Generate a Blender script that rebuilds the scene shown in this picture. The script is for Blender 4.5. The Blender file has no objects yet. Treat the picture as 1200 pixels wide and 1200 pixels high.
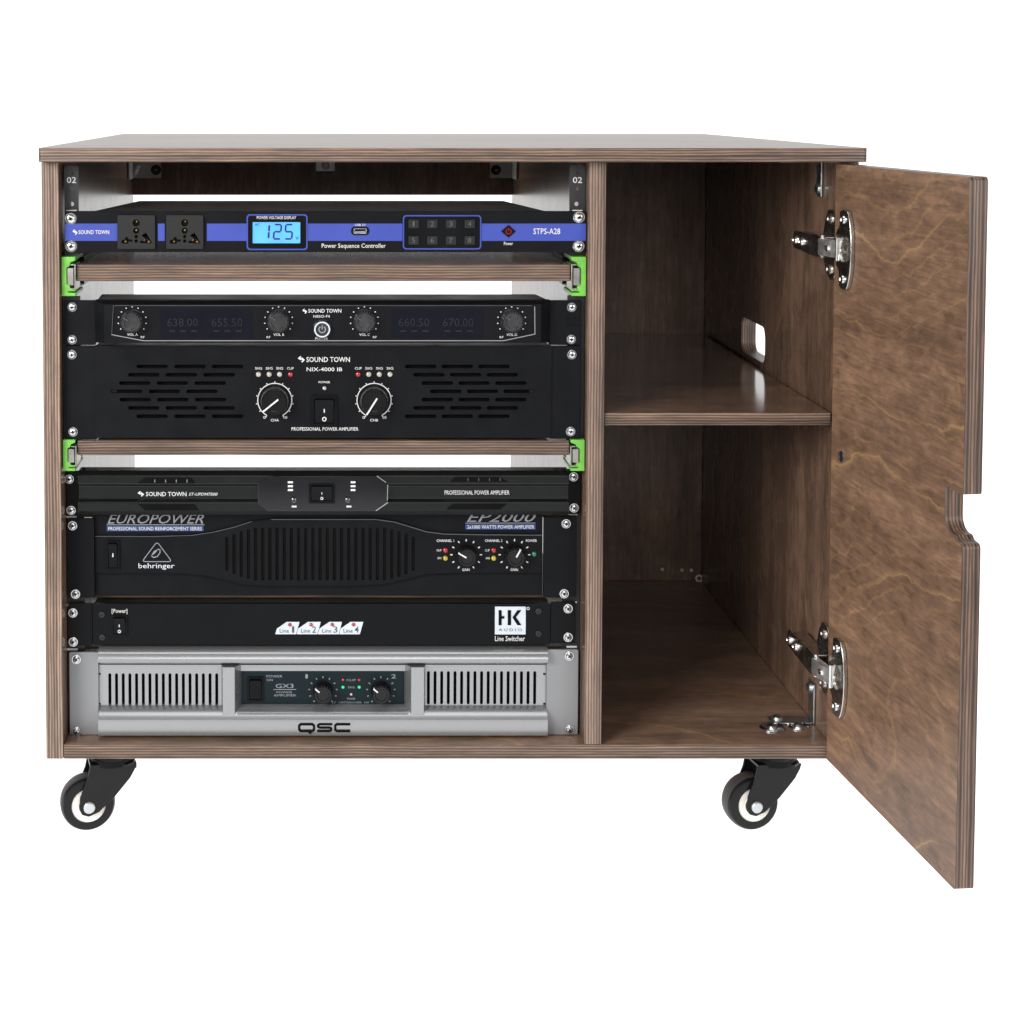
import bpy, bmesh, math, random
from mathutils import Vector, Matrix
from mathutils.geometry import tessellate_polygon
random.seed(7)
PI = math.pi
SC = bpy.context.scene
COL = SC.collection

# ------------------------------------------------------------------ camera
F, PX, TILT, DIST, HC = 1912.0, 375.0, math.radians(2.9), 1.5, 0.70   # focal length in photo pixels, principal column, tilt, distance, height
PY = 118 + F * math.tan(TILT)
cam = bpy.data.objects.new('camera', bpy.data.cameras.new('camera'))
COL.objects.link(cam)
cam.data.sensor_width = 36
cam.data.lens = F / 1200 * 36
cam.data.shift_x = (600 - PX) / 1200
cam.data.shift_y = -(600 - PY) / 1200
cam.location = (0, -DIST, HC)
cam.rotation_euler = (PI / 2 - TILT, 0, 0)
cam.data.clip_start, cam.data.clip_end = 0.05, 100
SC.camera = cam

# ------------------------------------------------------------------ light
world = bpy.data.worlds.new('World')
SC.world = world
world.use_nodes = True
bg = world.node_tree.nodes['Background']
bg.inputs[0].default_value = (1, 1, 1, 1)
bg.inputs[1].default_value = 0.24

def area(name, loc, target, sx, sy, power, color=(1, 1, 1)):
    l = bpy.data.lights.new(name, 'AREA')
    l.shape, l.size, l.size_y, l.energy, l.color = 'RECTANGLE', sx, sy, power, color
    o = bpy.data.objects.new(name, l)
    COL.objects.link(o)
    o.location = loc
    o.rotation_euler = (Vector(target) - Vector(loc)).to_track_quat('-Z', 'Y').to_euler()
    return o
area('softbox_key', (-1.95, -2.25, 1.5), (0.2, 0, 0.35), 1.4, 1.3, 122, (1, 0.97, 0.93))
area('softbox_fill', (2.5, -2.6, 1.3), (0.0, 0, 0.35), 1.2, 1.2, 34, (0.97, 0.985, 1))
area('fill_front', (0.15, -2.3, 1.05), (0.1, 0, 0.4), 1.2, 0.5, 10, (1, 0.99, 0.97))  # added weak fill to lift the dark interior and back rail
area('softbox_top', (0.1, -0.4, 2.6), (0.1, 0.0, 0), 1.6, 1.2, 16)
area('shadow_wash_below', (0, 0.2, -0.5), (0, 0.2, 1), 7, 7, 230)          # added lamp: whitens the floor from underneath so no contact shadow shows
area('backdrop_wash', (0, 3.9, 1.8), (0, -1, 1.8), 8, 6, 215)                # added lamp: brightens the backdrop from behind to pure white

SC.render.engine = 'CYCLES'
SC.view_settings.view_transform = 'Standard'
SC.view_settings.look = 'None'
SC.view_settings.exposure = 0
SC.view_settings.gamma = 1
SC.view_settings.use_curve_mapping = False
SC.cycles.use_denoising = True
SC.cycles.max_bounces = 8

# ------------------------------------------------------------------ from photo measurements to real coordinates on real planes
def U(u, v, Y):
    """X, Z of the point measured at (u, v) on the upright plane at depth Y"""
    a, b = (u - PX) / F, -(v - PY) / F
    dy = math.cos(TILT) + b * math.sin(TILT)
    t = (Y + DIST) / dy
    return a * t, HC + (b * math.cos(TILT) - math.sin(TILT)) * t
def UZ(u, v, Z):
    """X, Y of the point measured at (u, v) on the level plane at height Z"""
    a, b = (u - PX) / F, -(v - PY) / F
    dy, dz = math.cos(TILT) + b * math.sin(TILT), b * math.cos(TILT) - math.sin(TILT)
    t = (Z - HC) / dz
    return a * t, dy * t - DIST
def R(u0, v0, u1, v1, Y):
    vm, um = (v0 + v1) / 2, (u0 + u1) / 2
    return U(u0, vm, Y)[0], U(u1, vm, Y)[0], U(um, v1, Y)[1], U(um, v0, Y)[1]
def PXM(Y, v=500):
    return U(PX + 1, v, Y)[0]          # metres per photo pixel on plane Y

# ------------------------------------------------------------------ materials
MATS = {}
def lin(c):
    return tuple(((x / 255) / 12.92 if x / 255 <= .04045 else ((x / 255 + .055) / 1.055) ** 2.4) for x in c)
def new_mat(name):
    m = bpy.data.materials.new(name)
    m.use_nodes = True
    MATS[name] = m
    nt = m.node_tree
    return m, nt, nt.nodes['Principled BSDF']
def plain(name, col, rough=.5, metal=0, spec=.5, var=.12, scale=60, bump=0, bscale=900, emit=0, coat=0):
    m, nt, p = new_mat(name)
    n = nt.nodes.new('ShaderNodeTexNoise'); n.inputs['Scale'].default_value = scale; n.inputs['Detail'].default_value = 4
    tc = nt.nodes.new('ShaderNodeTexCoord'); nt.links.new(tc.outputs['Object'], n.inputs['Vector'])
    r = nt.nodes.new('ShaderNodeMapRange')
    r.inputs[1].default_value, r.inputs[2].default_value = .3, .7
    r.inputs[3].default_value, r.inputs[4].default_value = 1 - var, 1 + var
    nt.links.new(n.outputs['Fac'], r.inputs[0])
    mx = nt.nodes.new('ShaderNodeMix'); mx.data_type = 'RGBA'; mx.blend_type = 'MULTIPLY'; mx.inputs[0].default_value = 1
    mx.inputs[6].default_value = (*col, 1)
    nt.links.new(r.outputs[0], mx.inputs[7])
    nt.links.new(mx.outputs[2], p.inputs['Base Color'])
    rr = nt.nodes.new('ShaderNodeMapRange')
    rr.inputs[1].default_value, rr.inputs[2].default_value = .3, .7
    rr.inputs[3].default_value, rr.inputs[4].default_value = max(.02, rough * .85), min(1, rough * 1.15)
    nt.links.new(n.outputs['Fac'], rr.inputs[0]); nt.links.new(rr.outputs[0], p.inputs['Roughness'])
    p.inputs['Metallic'].default_value = metal
    p.inputs['Specular IOR Level'].default_value = spec
    p.inputs['Coat Weight'].default_value = coat
    if bump:
        n2 = nt.nodes.new('ShaderNodeTexNoise'); n2.inputs['Scale'].default_value = bscale; n2.inputs['Detail'].default_value = 2
        nt.links.new(tc.outputs['Object'], n2.inputs['Vector'])
        b = nt.nodes.new('ShaderNodeBump'); b.inputs['Strength'].default_value = bump; b.inputs['Distance'].default_value = .0005
        nt.links.new(n2.outputs['Fac'], b.inputs['Height']); nt.links.new(b.outputs['Normal'], p.inputs['Normal'])
    if emit:
        nt.links.new(mx.outputs[2], p.inputs['Emission Color']); p.inputs['Emission Strength'].default_value = emit
    return m

def mathn(nt, op, a, b=None, c=None):
    n = nt.nodes.new('ShaderNodeMath'); n.operation = op
    for i, x in enumerate((a, b, c)):
        if x is None: continue
        if isinstance(x, (int, float)): n.inputs[i].default_value = x
        else: nt.links.new(x, n.inputs[i])
    return n.outputs[0]
def noise(nt, vec, scale, stretch, detail=4, rough=.55, dist=0, loc=(0, 0, 0), rot=(0, 0, 0)):
    mp = nt.nodes.new('ShaderNodeMapping'); mp.inputs['Scale'].default_value = stretch
    mp.inputs['Location'].default_value = loc; mp.inputs['Rotation'].default_value = rot
    nt.links.new(vec, mp.inputs['Vector'])
    n = nt.nodes.new('ShaderNodeTexNoise')
    n.inputs['Scale'].default_value, n.inputs['Detail'].default_value = scale, detail
    n.inputs['Roughness'].default_value, n.inputs['Distortion'].default_value = rough, dist
    nt.links.new(mp.outputs[0], n.inputs['Vector'])
    return n.outputs['Fac']
def rng(nt, x, a, b, c, d, smooth=False):
    r = nt.nodes.new('ShaderNodeMapRange')
    if smooth: r.interpolation_type = 'SMOOTHSTEP'
    nt.links.new(x, r.inputs[0])
    for i, k in enumerate((a, b, c, d)): r.inputs[i + 1].default_value = k
    return r.outputs[0]
def mixc(nt, fac, a, b, mode='MIX'):
    m = nt.nodes.new('ShaderNodeMix'); m.data_type = 'RGBA'; m.blend_type = mode
    if isinstance(fac, (int, float)): m.inputs[0].default_value = fac
    else: nt.links.new(fac, m.inputs[0])
    for i, x in ((6, a), (7, b)):
        if isinstance(x, tuple): m.inputs[i].default_value = (*x, 1)
        else: nt.links.new(x, m.inputs[i])
    return m.outputs[2]

def wood(name, dark, mid, vein, grain, veins=.0, rough=.36, vdir=(0, 1, 0), vamp=.22, vscale=4.0, k=13, spec=.5, loc=(0, 0, 0), fig=0):
    """stained birch veneer; grain = axis of the fibres, veins = strength of the pale growth-ring lines"""
    m, nt, p = new_mat(name)
    tc = nt.nodes.new('ShaderNodeTexCoord'); vec = tc.outputs['Object']
    st = [1, 1, 1]; st[grain] = .09
    fine = [1, 1, 1]; fine[grain] = .05
    g1 = noise(nt, vec, 26, tuple(st), 5, .6, .3, loc)
    g2 = noise(nt, vec, 520, tuple(fine), 3, .6, 0, loc)
    g3 = noise(nt, vec, 34, (1, 1, 1), 5, .65, .4, loc)
    g4 = noise(nt, vec, 4.5, (1, 1, 1), 3, .5, .5, loc)
    c = mixc(nt, rng(nt, g1, .32, .7, 0, 1), dark, mid)
    c = mixc(nt, 1.0, c, rng(nt, g3, .3, .7, .80, 1.20), 'MULTIPLY')
    c = mixc(nt, 1.0, c, rng(nt, g2, .3, .7, .80, 1.18), 'MULTIPLY')
    c = mixc(nt, 1.0, c, rng(nt, noise(nt, vec, 150, tuple(1 if i != grain else .35 for i in range(3)), 3, .6, .4, loc), .3, .7, .86, 1.14), 'MULTIPLY')
    c = mixc(nt, 1.0, c, rng(nt, g4, .3, .7, .84, 1.16), 'MULTIPLY')
    if not fig:
        c = mixc(nt, 1.0, c, rng(nt, noise(nt, vec, 85, tuple(1 if i != grain else .2 for i in range(3)), 5, .7, 1.2, loc), .32, .68, .84, 1.16), 'MULTIPLY')
    if veins:
        dp = nt.nodes.new('ShaderNodeVectorMath'); dp.operation = 'DOT_PRODUCT'
        nt.links.new(vec, dp.inputs[0]); dp.inputs[1].default_value = vdir
        val = mathn(nt, 'ADD', dp.outputs['Value'], mathn(nt, 'MULTIPLY', noise(nt, vec, vscale, (1, 1, 1), 1, .4, .2, loc), vamp))
        val = mathn(nt, 'ADD', val, mathn(nt, 'MULTIPLY', noise(nt, vec, 22, (1, 1, 1), 4, .6, .3, loc), .035))
        fr = mathn(nt, 'ABSOLUTE', mathn(nt, 'SUBTRACT', mathn(nt, 'FRACT', mathn(nt, 'MULTIPLY', val, k)), .5))
        if fig:                                               # fainter, closer figure lines and ripple between the bold ones
            fr2 = mathn(nt, 'ABSOLUTE', mathn(nt, 'SUBTRACT', mathn(nt, 'FRACT', mathn(nt, 'MULTIPLY', val, k * 4.3)), .5))
            m2 = rng(nt, noise(nt, vec, 9, (1, 1, 1), 4, .6, .5, (7, 2, 4)), .38, .60, 0, 1)
            c = mixc(nt, mathn(nt, 'MULTIPLY', mathn(nt, 'MULTIPLY', rng(nt, fr2, .02, .11, 1, 0, True), m2), .22), c, vein)
            rip = noise(nt, vec, 85, (.22, 1, 1), 5, .7, 1.2, loc, (0, math.radians(-14), 0))
            c = mixc(nt, 1.0, c, rng(nt, rip, .32, .68, .72, 1.28), 'MULTIPLY')
        line = rng(nt, fr, .006, .022, 1, 0, True)
        wide = rng(nt, fr, .0, .10, 1, 0, True)
        msk = rng(nt, noise(nt, vec, 7, (1, 1, 1), 3, .5, 0, (3, 1, 2)), .42, .6, .12, 1)
        c = mixc(nt, mathn(nt, 'MULTIPLY', mathn(nt, 'MULTIPLY', wide, msk), veins * .28), c, vein)
        c = mixc(nt, mathn(nt, 'MULTIPLY', mathn(nt, 'MULTIPLY', line, msk), veins), c, vein)
    nt.links.new(c, p.inputs['Base Color'])
    nt.links.new(rng(nt, g3, .3, .7, rough * .94, rough * 1.06), p.inputs['Roughness'])
    p.inputs['Specular IOR Level'].default_value = spec
    b = nt.nodes.new('ShaderNodeBump'); b.inputs['Strength'].default_value = .05; b.inputs['Distance'].default_value = .0003
    nt.links.new(g2, b.inputs['Height']); nt.links.new(b.outputs['Normal'], p.inputs['Normal'])
    return m

def ply_edge(name, axis, run, period, pale, dark, phase=0):
    """bare plywood edge: alternate pale and dark plies across the thickness axis, end-grain flecks along run"""
    m, nt, p = new_mat(name)
    tc = nt.nodes.new('ShaderNodeTexCoord'); vec = tc.outputs['Object']
    sep = nt.nodes.new('ShaderNodeSeparateXYZ'); nt.links.new(vec, sep.inputs[0])
    st = [1, 1, 1]; st[run] = .12
    w = noise(nt, vec, 70, tuple(st), 3, .5)
    x = mathn(nt, 'ADD', mathn(nt, 'MULTIPLY', sep.outputs[axis], 1 / period), mathn(nt, 'MULTIPLY', w, 1.1))
    x = mathn(nt, 'ADD', x, phase)
    s = mathn(nt, 'ABSOLUTE', mathn(nt, 'SUBTRACT', mathn(nt, 'FRACT', x), .5))
    t = rng(nt, s, .10, .40, 0, 1, True)
    lay = nt.nodes.new('ShaderNodeTexWhiteNoise'); lay.noise_dimensions = '1D'
    nt.links.new(mathn(nt, 'FLOOR', x), lay.inputs['W'])
    c = mixc(nt, t, dark, pale)
    c = mixc(nt, 1.0, c, rng(nt, lay.outputs['Value'], 0, 1, .62, 1.3), 'MULTIPLY')
    st2 = [1, 1, 1]; st2[run] = .08; st2[axis] = 1.6
    fl = noise(nt, vec, 260, tuple(st2), 4, .7)
    c = mixc(nt, 1.0, c, rng(nt, fl, .3, .7, .55, 1.5), 'MULTIPLY')
    big = noise(nt, vec, 14, (1, 1, 1), 3, .6)
    c = mixc(nt, 1.0, c, rng(nt, big, .3, .7, .82, 1.18), 'MULTIPLY')
    nt.links.new(c, p.inputs['Base Color'])
    p.inputs['Roughness'].default_value = .42
    b = nt.nodes.new('ShaderNodeBump'); b.inputs['Strength'].default_value = .35; b.inputs['Distance'].default_value = .0004
    nt.links.new(mathn(nt, 'ADD', fl, mathn(nt, 'MULTIPLY', t, .4)), b.inputs['Height']); nt.links.new(b.outputs['Normal'], p.inputs['Normal'])
    return m

W_D, W_M, W_V = (.092, .055, .038), (.190, .118, .082), (.36, .21, .095)
wood('wood_side', W_D, W_M, W_V, 2, .3, .25, vdir=(0, 1, .1), k=9, spec=.4)
wood('wood_flat', (.110, .067, .046), (.215, .135, .094), W_V, 0, .5, .30, vdir=(.1, 1, 0), k=11)
wood('wood_top', (.105, .068, .050), (.155, .102, .078), W_V, 0, 0, .36, spec=.5)
wood('wood_shelf', W_D, W_M, W_V, 0, .4, .12, vdir=(.1, 1, 0), k=9, loc=(2, 5, 1))
wood('wood_door', (.112, .064, .040), (.186, .110, .070), (.35, .215, .10), 0, .50, .48, vdir=(-.15, 0, 1), vamp=.30, vscale=4.2, k=11, spec=.3, loc=(5.2, 1, 2.6), fig=1)
PALE, DARK = (.235, .162, .124), (.088, .056, .042)
ply_edge('ply_edge_x', 0, 2, .0027, PALE, DARK)
ply_edge('ply_edge_z', 2, 0, .0026, (.165, .106, .074), (.055, .034, .025))
ply_edge('ply_edge_door', 1, 2, .0029, (.135, .082, .058), (.050, .029, .020))

plain('black_powder', (.0046, .005, .0063), .46, 0, .10, .15, 40, .25, 1600)
plain('black_satin', (.0032, .0036, .0044), .34, 0, .12, .12, 30, .08, 1400)
plain('black_top_sheen', (.05, .047, .045), .42, .3, .6, .2, 25, .15, 1200)  # black lifted to grey, painting the backdrop's reflection on chassis tops
plain('rail_grey', (.016, .0165, .018), .45, .2, .5, .15, 60, .15, 1200)
plain('black_piano', (.004, .005, .0048), .2, 0, .32, .12, 30)
plain('black_gloss', (.006, .006, .008), .1, 0, .5, .1, 40)
plain('black_enamel', (.006, .006, .0065), .26, 0, .25, .1, 40, .05, 500)
plain('black_rubber', (.006, .006, .0065), .34, 0, .25, .15, 50, .1, 700)
plain('tread_grey', (.035, .033, .032), .55, 0, .4, .15, 70, .2, 700)
plain('socket_grey', (.0095, .010, .0105), .6, 0, .3, .12, 60, .2, 1500)
plain('hole_black', (.003, .003, .003), .9, 0, .1, .1)  # print black; behind holes and slots it paints their shade
plain('white_print', (.60, .60, .60), .6, 0, .3, .05)
plain('grey_print', (.22, .23, .25), .55, 0, .3, .08)
plain('dim_print', (.075, .08, .09), .5, 0, .3, .1)
plain('blue_stripe', lin((50, 66, 152)), .5, 0, .4, .05, 30)
plain('blue_band', (.018, .05, .17), .5, 0, .4, .08)
plain('lcd_blue', (.075, .30, .80), .25, 0, .4, .14, 26, emit=.62)
plain('lcd_ink', (.012, .012, .10), .4, 0, .3, .05)
plain('screen_navy', (.0036, .004, .0085), .1, 0, .5, .15, 40)
plain('digit_blue', (.0058, .0066, .0145), .4, 0, .3, .05)
plain('green_plastic', (.14, .42, .06), .42, 0, .4, .14, 90, .15, 500)
plain('steel_bright', (.62, .63, .64), .24, 1, .5, .06, 200)
plain('nickel_satin', (.92, .91, .89), .42, 1, .5, .05, 200)
plain('nickel', (.72, .70, .67), .26, 1, .5, .08, 90)
plain('nickel_dark', (.55, .52, .49), .27, 1, .5, .1, 90)
plain('zinc', (.52, .57, .60), .32, 1, .5, .15, 120)
plain('slide_steel', (.36, .36, .33), .38, 1, .5, .1, 120)
plain('bracket_grey', (.55, .57, .57), .45, .3, .5, .12, 80)
plain('brass', (.22, .13, .05), .35, 1, .5, .1, 200)
plain('silver_paint', (.32, .325, .335), .28, .75, .5, .01, 3)
plain('silver_ear', (.235, .24, .25), .42, .4, .5, .015, 30)
plain('teal_panel', (.0045, .0115, .0145), .4, 0, .15, .1, 40)
plain('tag_white', (.50, .54, .59), .45, 0, .4, .03)
plain('wheel_white', (.80, .77, .72), .4, 0, .45, .04)
plain('axle_grey', (.52, .54, .56), .35, .6, .5, .06)
plain('led_red', (.30, .010, .012), .15, 0, .6, .1)
plain('led_clear', (.40, .37, .33), .12, 0, .6, .2, 300)
plain('led_yellow', (.36, .27, .02), .15, 0, .6, .1)
plain('led_green', (.012, .12, .055), .15, 0, .6, .1)
plain('led_green_lit', (.02, .55, .25), .2, 0, .5, .1, emit=.35)
plain('knob_metal', (.10, .10, .105), .26, .9, .5, .1, 100)
plain('knob_black', (.005, .005, .0055), .22, 0, .3, .1)

m, nt, p = new_mat('backlit_white')            # added white sheet passing the two unseen lamps' light, washing out floor shadows
nt.nodes.remove(p)
out = nt.nodes['Material Output']
tr = nt.nodes.new('ShaderNodeBsdfTranslucent'); df = nt.nodes.new('ShaderNodeBsdfDiffuse')
n = nt.nodes.new('ShaderNodeTexNoise'); n.inputs['Scale'].default_value = 3
cr = nt.nodes.new('ShaderNodeValToRGB'); cr.color_ramp.elements[0].color = (.90, .90, .90, 1); cr.color_ramp.elements[1].color = (.93, .93, .93, 1)
nt.links.new(n.outputs['Fac'], cr.inputs[0])
nt.links.new(cr.outputs[0], tr.inputs[0]); nt.links.new(cr.outputs[0], df.inputs[0])
ms = nt.nodes.new('ShaderNodeMixShader'); ms.inputs[0].default_value = .15
nt.links.new(tr.outputs[0], ms.inputs[1]); nt.links.new(df.outputs[0], ms.inputs[2]); nt.links.new(ms.outputs[0], out.inputs[0])

# ------------------------------------------------------------------ mesh building
WM = {}     # world matrix of every object linked so far
class G:
    def __init__(s):
        s.bm = bmesh.new(); s.mi = 0
    def _f(s, vs):
        try:
            f = s.bm.faces.new(vs); f.material_index = s.mi; return f
        except ValueError:
            return None
    def box(s, x0, x1, y0, y1, z0, z1):
        v = [s.bm.verts.new((x, y, z)) for x in (x0, x1) for y in (y0, y1) for z in (z0, z1)]
        for q in ((0, 1, 3, 2), (4, 6, 7, 5), (0, 4, 5, 1), (2, 3, 7, 6), (0, 2, 6, 4), (1, 5, 7, 3)):
            s._f([v[i] for i in q])
        return s
    def prism(s, pts, a, b, holes=(), axis='y', side=None):
        """outline pts (with holes) extruded from a to b along an axis; pts are (x,z), (y,z) or (x,y); side = material of the rim"""
        mp = {'y': lambda p, h: (p[0], h, p[1]), 'x': lambda p, h: (h, p[0], p[1]), 'z': lambda p, h: (p[0], p[1], h)}[axis]
        ccw = lambda l: sum(l[i - 1][0] * l[i][1] - l[i][0] * l[i - 1][1] for i in range(len(l))) > 0
        loops = [list(pts) if ccw(pts) else list(pts)[::-1]] + [list(h)[::-1] if ccw(h) else list(h) for h in holes]
        tri = tessellate_polygon([[Vector((q[0] * 1000, q[1] * 1000, 0)) for q in l] for l in loops])
        flat = [q for l in loops for q in l]
        A = [s.bm.verts.new(mp(q, a)) for q in flat]
        B = [s.bm.verts.new(mp(q, b)) for q in flat]
        for t in tri:
            s._f([A[i] for i in t]); s._f([B[i] for i in reversed(t)])
        keep = s.mi
        if side is not None: s.mi = side
        k = 0
        for l in loops:
            n = len(l)
            for i in range(n):
                i0, i1 = k + i, k + (i + 1) % n
                s._f([A[i0], A[i1], B[i1], B[i0]])
            k += n
        s.mi = keep
        return s
    def lathe(s, c, prof, axis='y', n=24, squash=1):
        """prof = [(radius, height along axis)], caps where radius is 0"""
        def pt(r, h, t):
            a, b = r * math.cos(t), r * math.sin(t) * squash
            return {'y': (c[0] + a, c[1] + h, c[2] + b), 'z': (c[0] + a, c[1] + b, c[2] + h), 'x': (c[0] + h, c[1] + a, c[2] + b)}[axis]
        rings = []
        for r, h in prof:
            rings.append([s.bm.verts.new(pt(0, h, 0))] if r == 0 else [s.bm.verts.new(pt(r, h, 2 * PI * i / n)) for i in range(n)])
        for a, b in zip(rings, rings[1:]):
            for i in range(n):
                j = (i + 1) % n
                if len(a) == 1 and len(b) == 1: break
                if len(a) == 1: s._f([a[0], b[i], b[j]])
                elif len(b) == 1: s._f([a[i], b[0], a[j]])
                else: s._f([a[i], b[i], b[j], a[j]])
        return s
    def stroke(s, pts, w, y0, y1, closed=False):
        """a thick line through (x,z) points"""
        P = [Vector(q) for q in pts]; n = len(P); L, Rr = [], []
        for i in range(n):
            if closed: d0, d1 = P[i] - P[i - 1], P[(i + 1) % n] - P[i]
            else: d0, d1 = P[i] - P[max(i - 1, 0)], P[min(i + 1, n - 1)] - P[i]
            if d0.length < 1e-9: d0 = d1
            if d1.length < 1e-9: d1 = d0
            d0, d1 = d0.normalized(), d1.normalized()
            nn = Vector((-(d0 + d1).y, (d0 + d1).x))
            if nn.length < 1e-6: nn = Vector((-d1.y, d1.x))
            nn.normalize()
            kk = min(1 / max(.35, nn.dot(Vector((-d1.y, d1.x)))), 1.8)
            L.append(P[i] + nn * w / 2 * kk); Rr.append(P[i] - nn * w / 2 * kk)
        A = [s.bm.verts.new((q.x, y0, q.y)) for q in L]; B = [s.bm.verts.new((q.x, y0, q.y)) for q in Rr]
        C = [s.bm.verts.new((q.x, y1, q.y)) for q in L]; D = [s.bm.verts.new((q.x, y1, q.y)) for q in Rr]
        for i in range(n if closed else n - 1):
            j = (i + 1) % n
            s._f([A[i], A[j], B[j], B[i]]); s._f([A[i], C[i], C[j], A[j]]); s._f([B[i], B[j], D[j], D[i]])
        if not closed:
            s._f([A[0], B[0], D[0], C[0]]); s._f([A[-1], C[-1], D[-1], B[-1]])
        return s
    def mesh(s, name):
        bmesh.ops.recalc_face_normals(s.bm, faces=s.bm.faces[:])
        me = bpy.data.meshes.new(name)
        s.bm.to_mesh(me); s.bm.free()
        me.polygons.foreach_set('use_smooth', [True] * len(me.polygons))
        me.set_sharp_from_angle(angle=math.radians(32))
        return me

def link(name, me, mats, parent=None, mtx=None, bevel=0, seg=2):
    if isinstance(me, G): me = me.mesh(name)
    if isinstance(mats, str): mats = [mats]
    if not me.materials:
        for k in mats: me.materials.append(MATS[k])
    o = bpy.data.objects.new(name, me); COL.objects.link(o)
    mtx = mtx or Matrix()
    o.matrix_basis = mtx
    WM[o] = mtx
    if parent:
        o.parent = parent; o.matrix_parent_inverse = WM[parent].inverted()
    if bevel:
        b = o.modifiers.new('bevel', 'BEVEL'); b.width, b.segments, b.limit_method, b.angle_limit = bevel, seg, 'ANGLE', math.radians(40)
        b.harden_normals = True
    return o
def thing(name, label, cat, loc, group=None):
    o = bpy.data.objects.new(name, None); COL.objects.link(o)
    o.empty_display_size = .05
    o.location = loc; WM[o] = Matrix.Translation(loc)
    o['label'], o['category'] = label, cat
    if group: o['group'] = group
    return o
T = Matrix.Translation

def lettering(parent, s, rect, Y, mat='white_print', shear=0, bold=0, name='lettering'):
    """flat print fitted to a measured rectangle on plane Y"""
    cu = bpy.data.curves.new('lettering', 'FONT')
    cu.body, cu.shear, cu.offset, cu.resolution_u = s, shear, bold, 2
    o = bpy.data.objects.new('lettering', cu); COL.objects.link(o)
    dg = bpy.context.evaluated_depsgraph_get()
    me = bpy.data.meshes.new_from_object(o.evaluated_get(dg))
    bpy.data.objects.remove(o); bpy.data.curves.remove(cu)
    x0, x1, z0, z1 = R(*rect, Y)
    xs = [v.co.x for v in me.vertices]; ys = [v.co.y for v in me.vertices]
    ax, bx, ay, by = min(xs), max(xs), min(ys), max(ys)
    for v in me.vertices:
        v.co = (x0 + (v.co.x - ax) / (bx - ax) * (x1 - x0), Y - .0003, z0 + (v.co.y - ay) / (by - ay) * (z1 - z0))
    me.materials.clear()
    return link(name, me, mat, parent)

def rrect(x0, x1, z0, z1, r, n=5):
    pts = []
    for cx, cz, a in ((x1 - r, z1 - r, 0), (x0 + r, z1 - r, 90), (x0 + r, z0 + r, 180), (x1 - r, z0 + r, 270)):
        for i in range(n + 1):
            t = math.radians(a + 90 * i / n)
            pts.append((cx + r * math.cos(t), cz + r * math.sin(t)))
    return pts
def circ(cx, cz, r, n=16, a0=0, a1=360):
    k = n if a1 - a0 >= 360 else n + 1
    return [(cx + r * math.cos(math.radians(a0 + (a1 - a0) * i / n)), cz + r * math.sin(math.radians(a0 + (a1 - a0) * i / n))) for i in range(k)]
def pbox(rect, y0, y1, g=None):
    x0, x1, z0, z1 = R(*rect, y0)
    return (g or G()).box(x0, x1, y0, y1, z0, z1)
def ppts(pts, Y):
    return [U(u, v, Y) for u, v in pts]

# ------------------------------------------------------------------ the surface and backdrop
g = G()
prof = [(-1.1, 0), (1.6, 0)] + [(1.6 + 1.2 * math.sin(math.radians(a)), 1.2 - 1.2 * math.cos(math.radians(a))) for a in range(6, 91, 6)] + [(2.8, 4.5)]
va = [g.bm.verts.new((-3, y, z)) for y, z in prof]; vb = [g.bm.verts.new((3, y, z)) for y, z in prof]
for i in range(len(prof) - 1): g._f([va[i], vb[i], vb[i + 1], va[i + 1]])
sweep = link('floor_and_backdrop', g, 'backlit_white')
sweep['kind'] = 'structure'

# ------------------------------------------------------------------ the cabinet
XL0, XL1 = -.2565, -.2405          # left side panel
XD0, XD1 = .2475, .2635            # divider
XR0, XR1 = .479, .496              # right side panel
ZB0, ZB1 = .0837, .0972            # bottom panel
ZT0, ZT1 = .6443, .6572            # top panel
DEP = .60
cab = thing('equipment_cabinet', 'walnut brown plywood rack cabinet on casters with its right door standing open', 'cabinet', (.12, .3, 0))

def plybox(name, x0, x1, y0, y1, z0, z1, thick, face, edge, parent=None, bevel=.0008, holes=None):
    g = G()
    if holes is None: g.box(x0, x1, y0, y1, z0, z1)
    else: g.prism([(y0, z0), (y1, z0), (y1, z1), (y0, z1)], x0, x1, holes, 'x')
    bmesh.ops.recalc_face_normals(g.bm, faces=g.bm.faces[:]); g.bm.normal_update()
    for f in g.bm.faces:
        f.material_index = 0 if abs(f.normal[thick]) > .7 else 1
    return link(name, g, [face, edge], parent or cab, bevel=bevel)

# top panel: prism in plan with softened corners
g = G(); g.prism(rrect(-.2560, .4972, -.02, .612, .004, 3), ZT0, ZT1, axis='z', side=1)
link('top_panel', g, ['wood_top', 'ply_edge_z'], cab, bevel=.0016, seg=3)
plybox('side_panel', XL0, XL1, 0, DEP, ZB0, ZT0 - .0006, 0, 'wood_side', 'ply_edge_x')
slot = [(.2955 + (y - .2955), z) for y, z in rrect(.246, .345, HC - .2835, HC - .2445, .012)]
plybox('side_panel', XR0, XR1, 0, DEP, ZB0, ZT0 - .0006, 0, 'wood_side', 'ply_edge_x', holes=[slot])
plybox('divider', XD0, XD1, 0, DEP, ZB1 + .0004, ZT0 - .0006, 0, 'wood_side', 'ply_edge_x')
plybox('bottom_panel', XL1 + .0003, XR0 - .0003, 0, DEP, ZB0, ZB1, 2, 'wood_flat', 'ply_edge_z')
plybox('back_panel', XD1 + .0003, XR0 - .0003, .522, .535, ZB1 + .0004, ZT0 - .0006, 1, 'wood_side', 'ply_edge_x')
zs1 = U(840, 484, .004)[1]; zs0 = U(840, 498.5, .004)[1]
plybox('shelf', XD1 + .0006, XR0 - .004, .004, .519, zs0, zs1, 2, 'wood_shelf', 'ply_edge_z')
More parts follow.
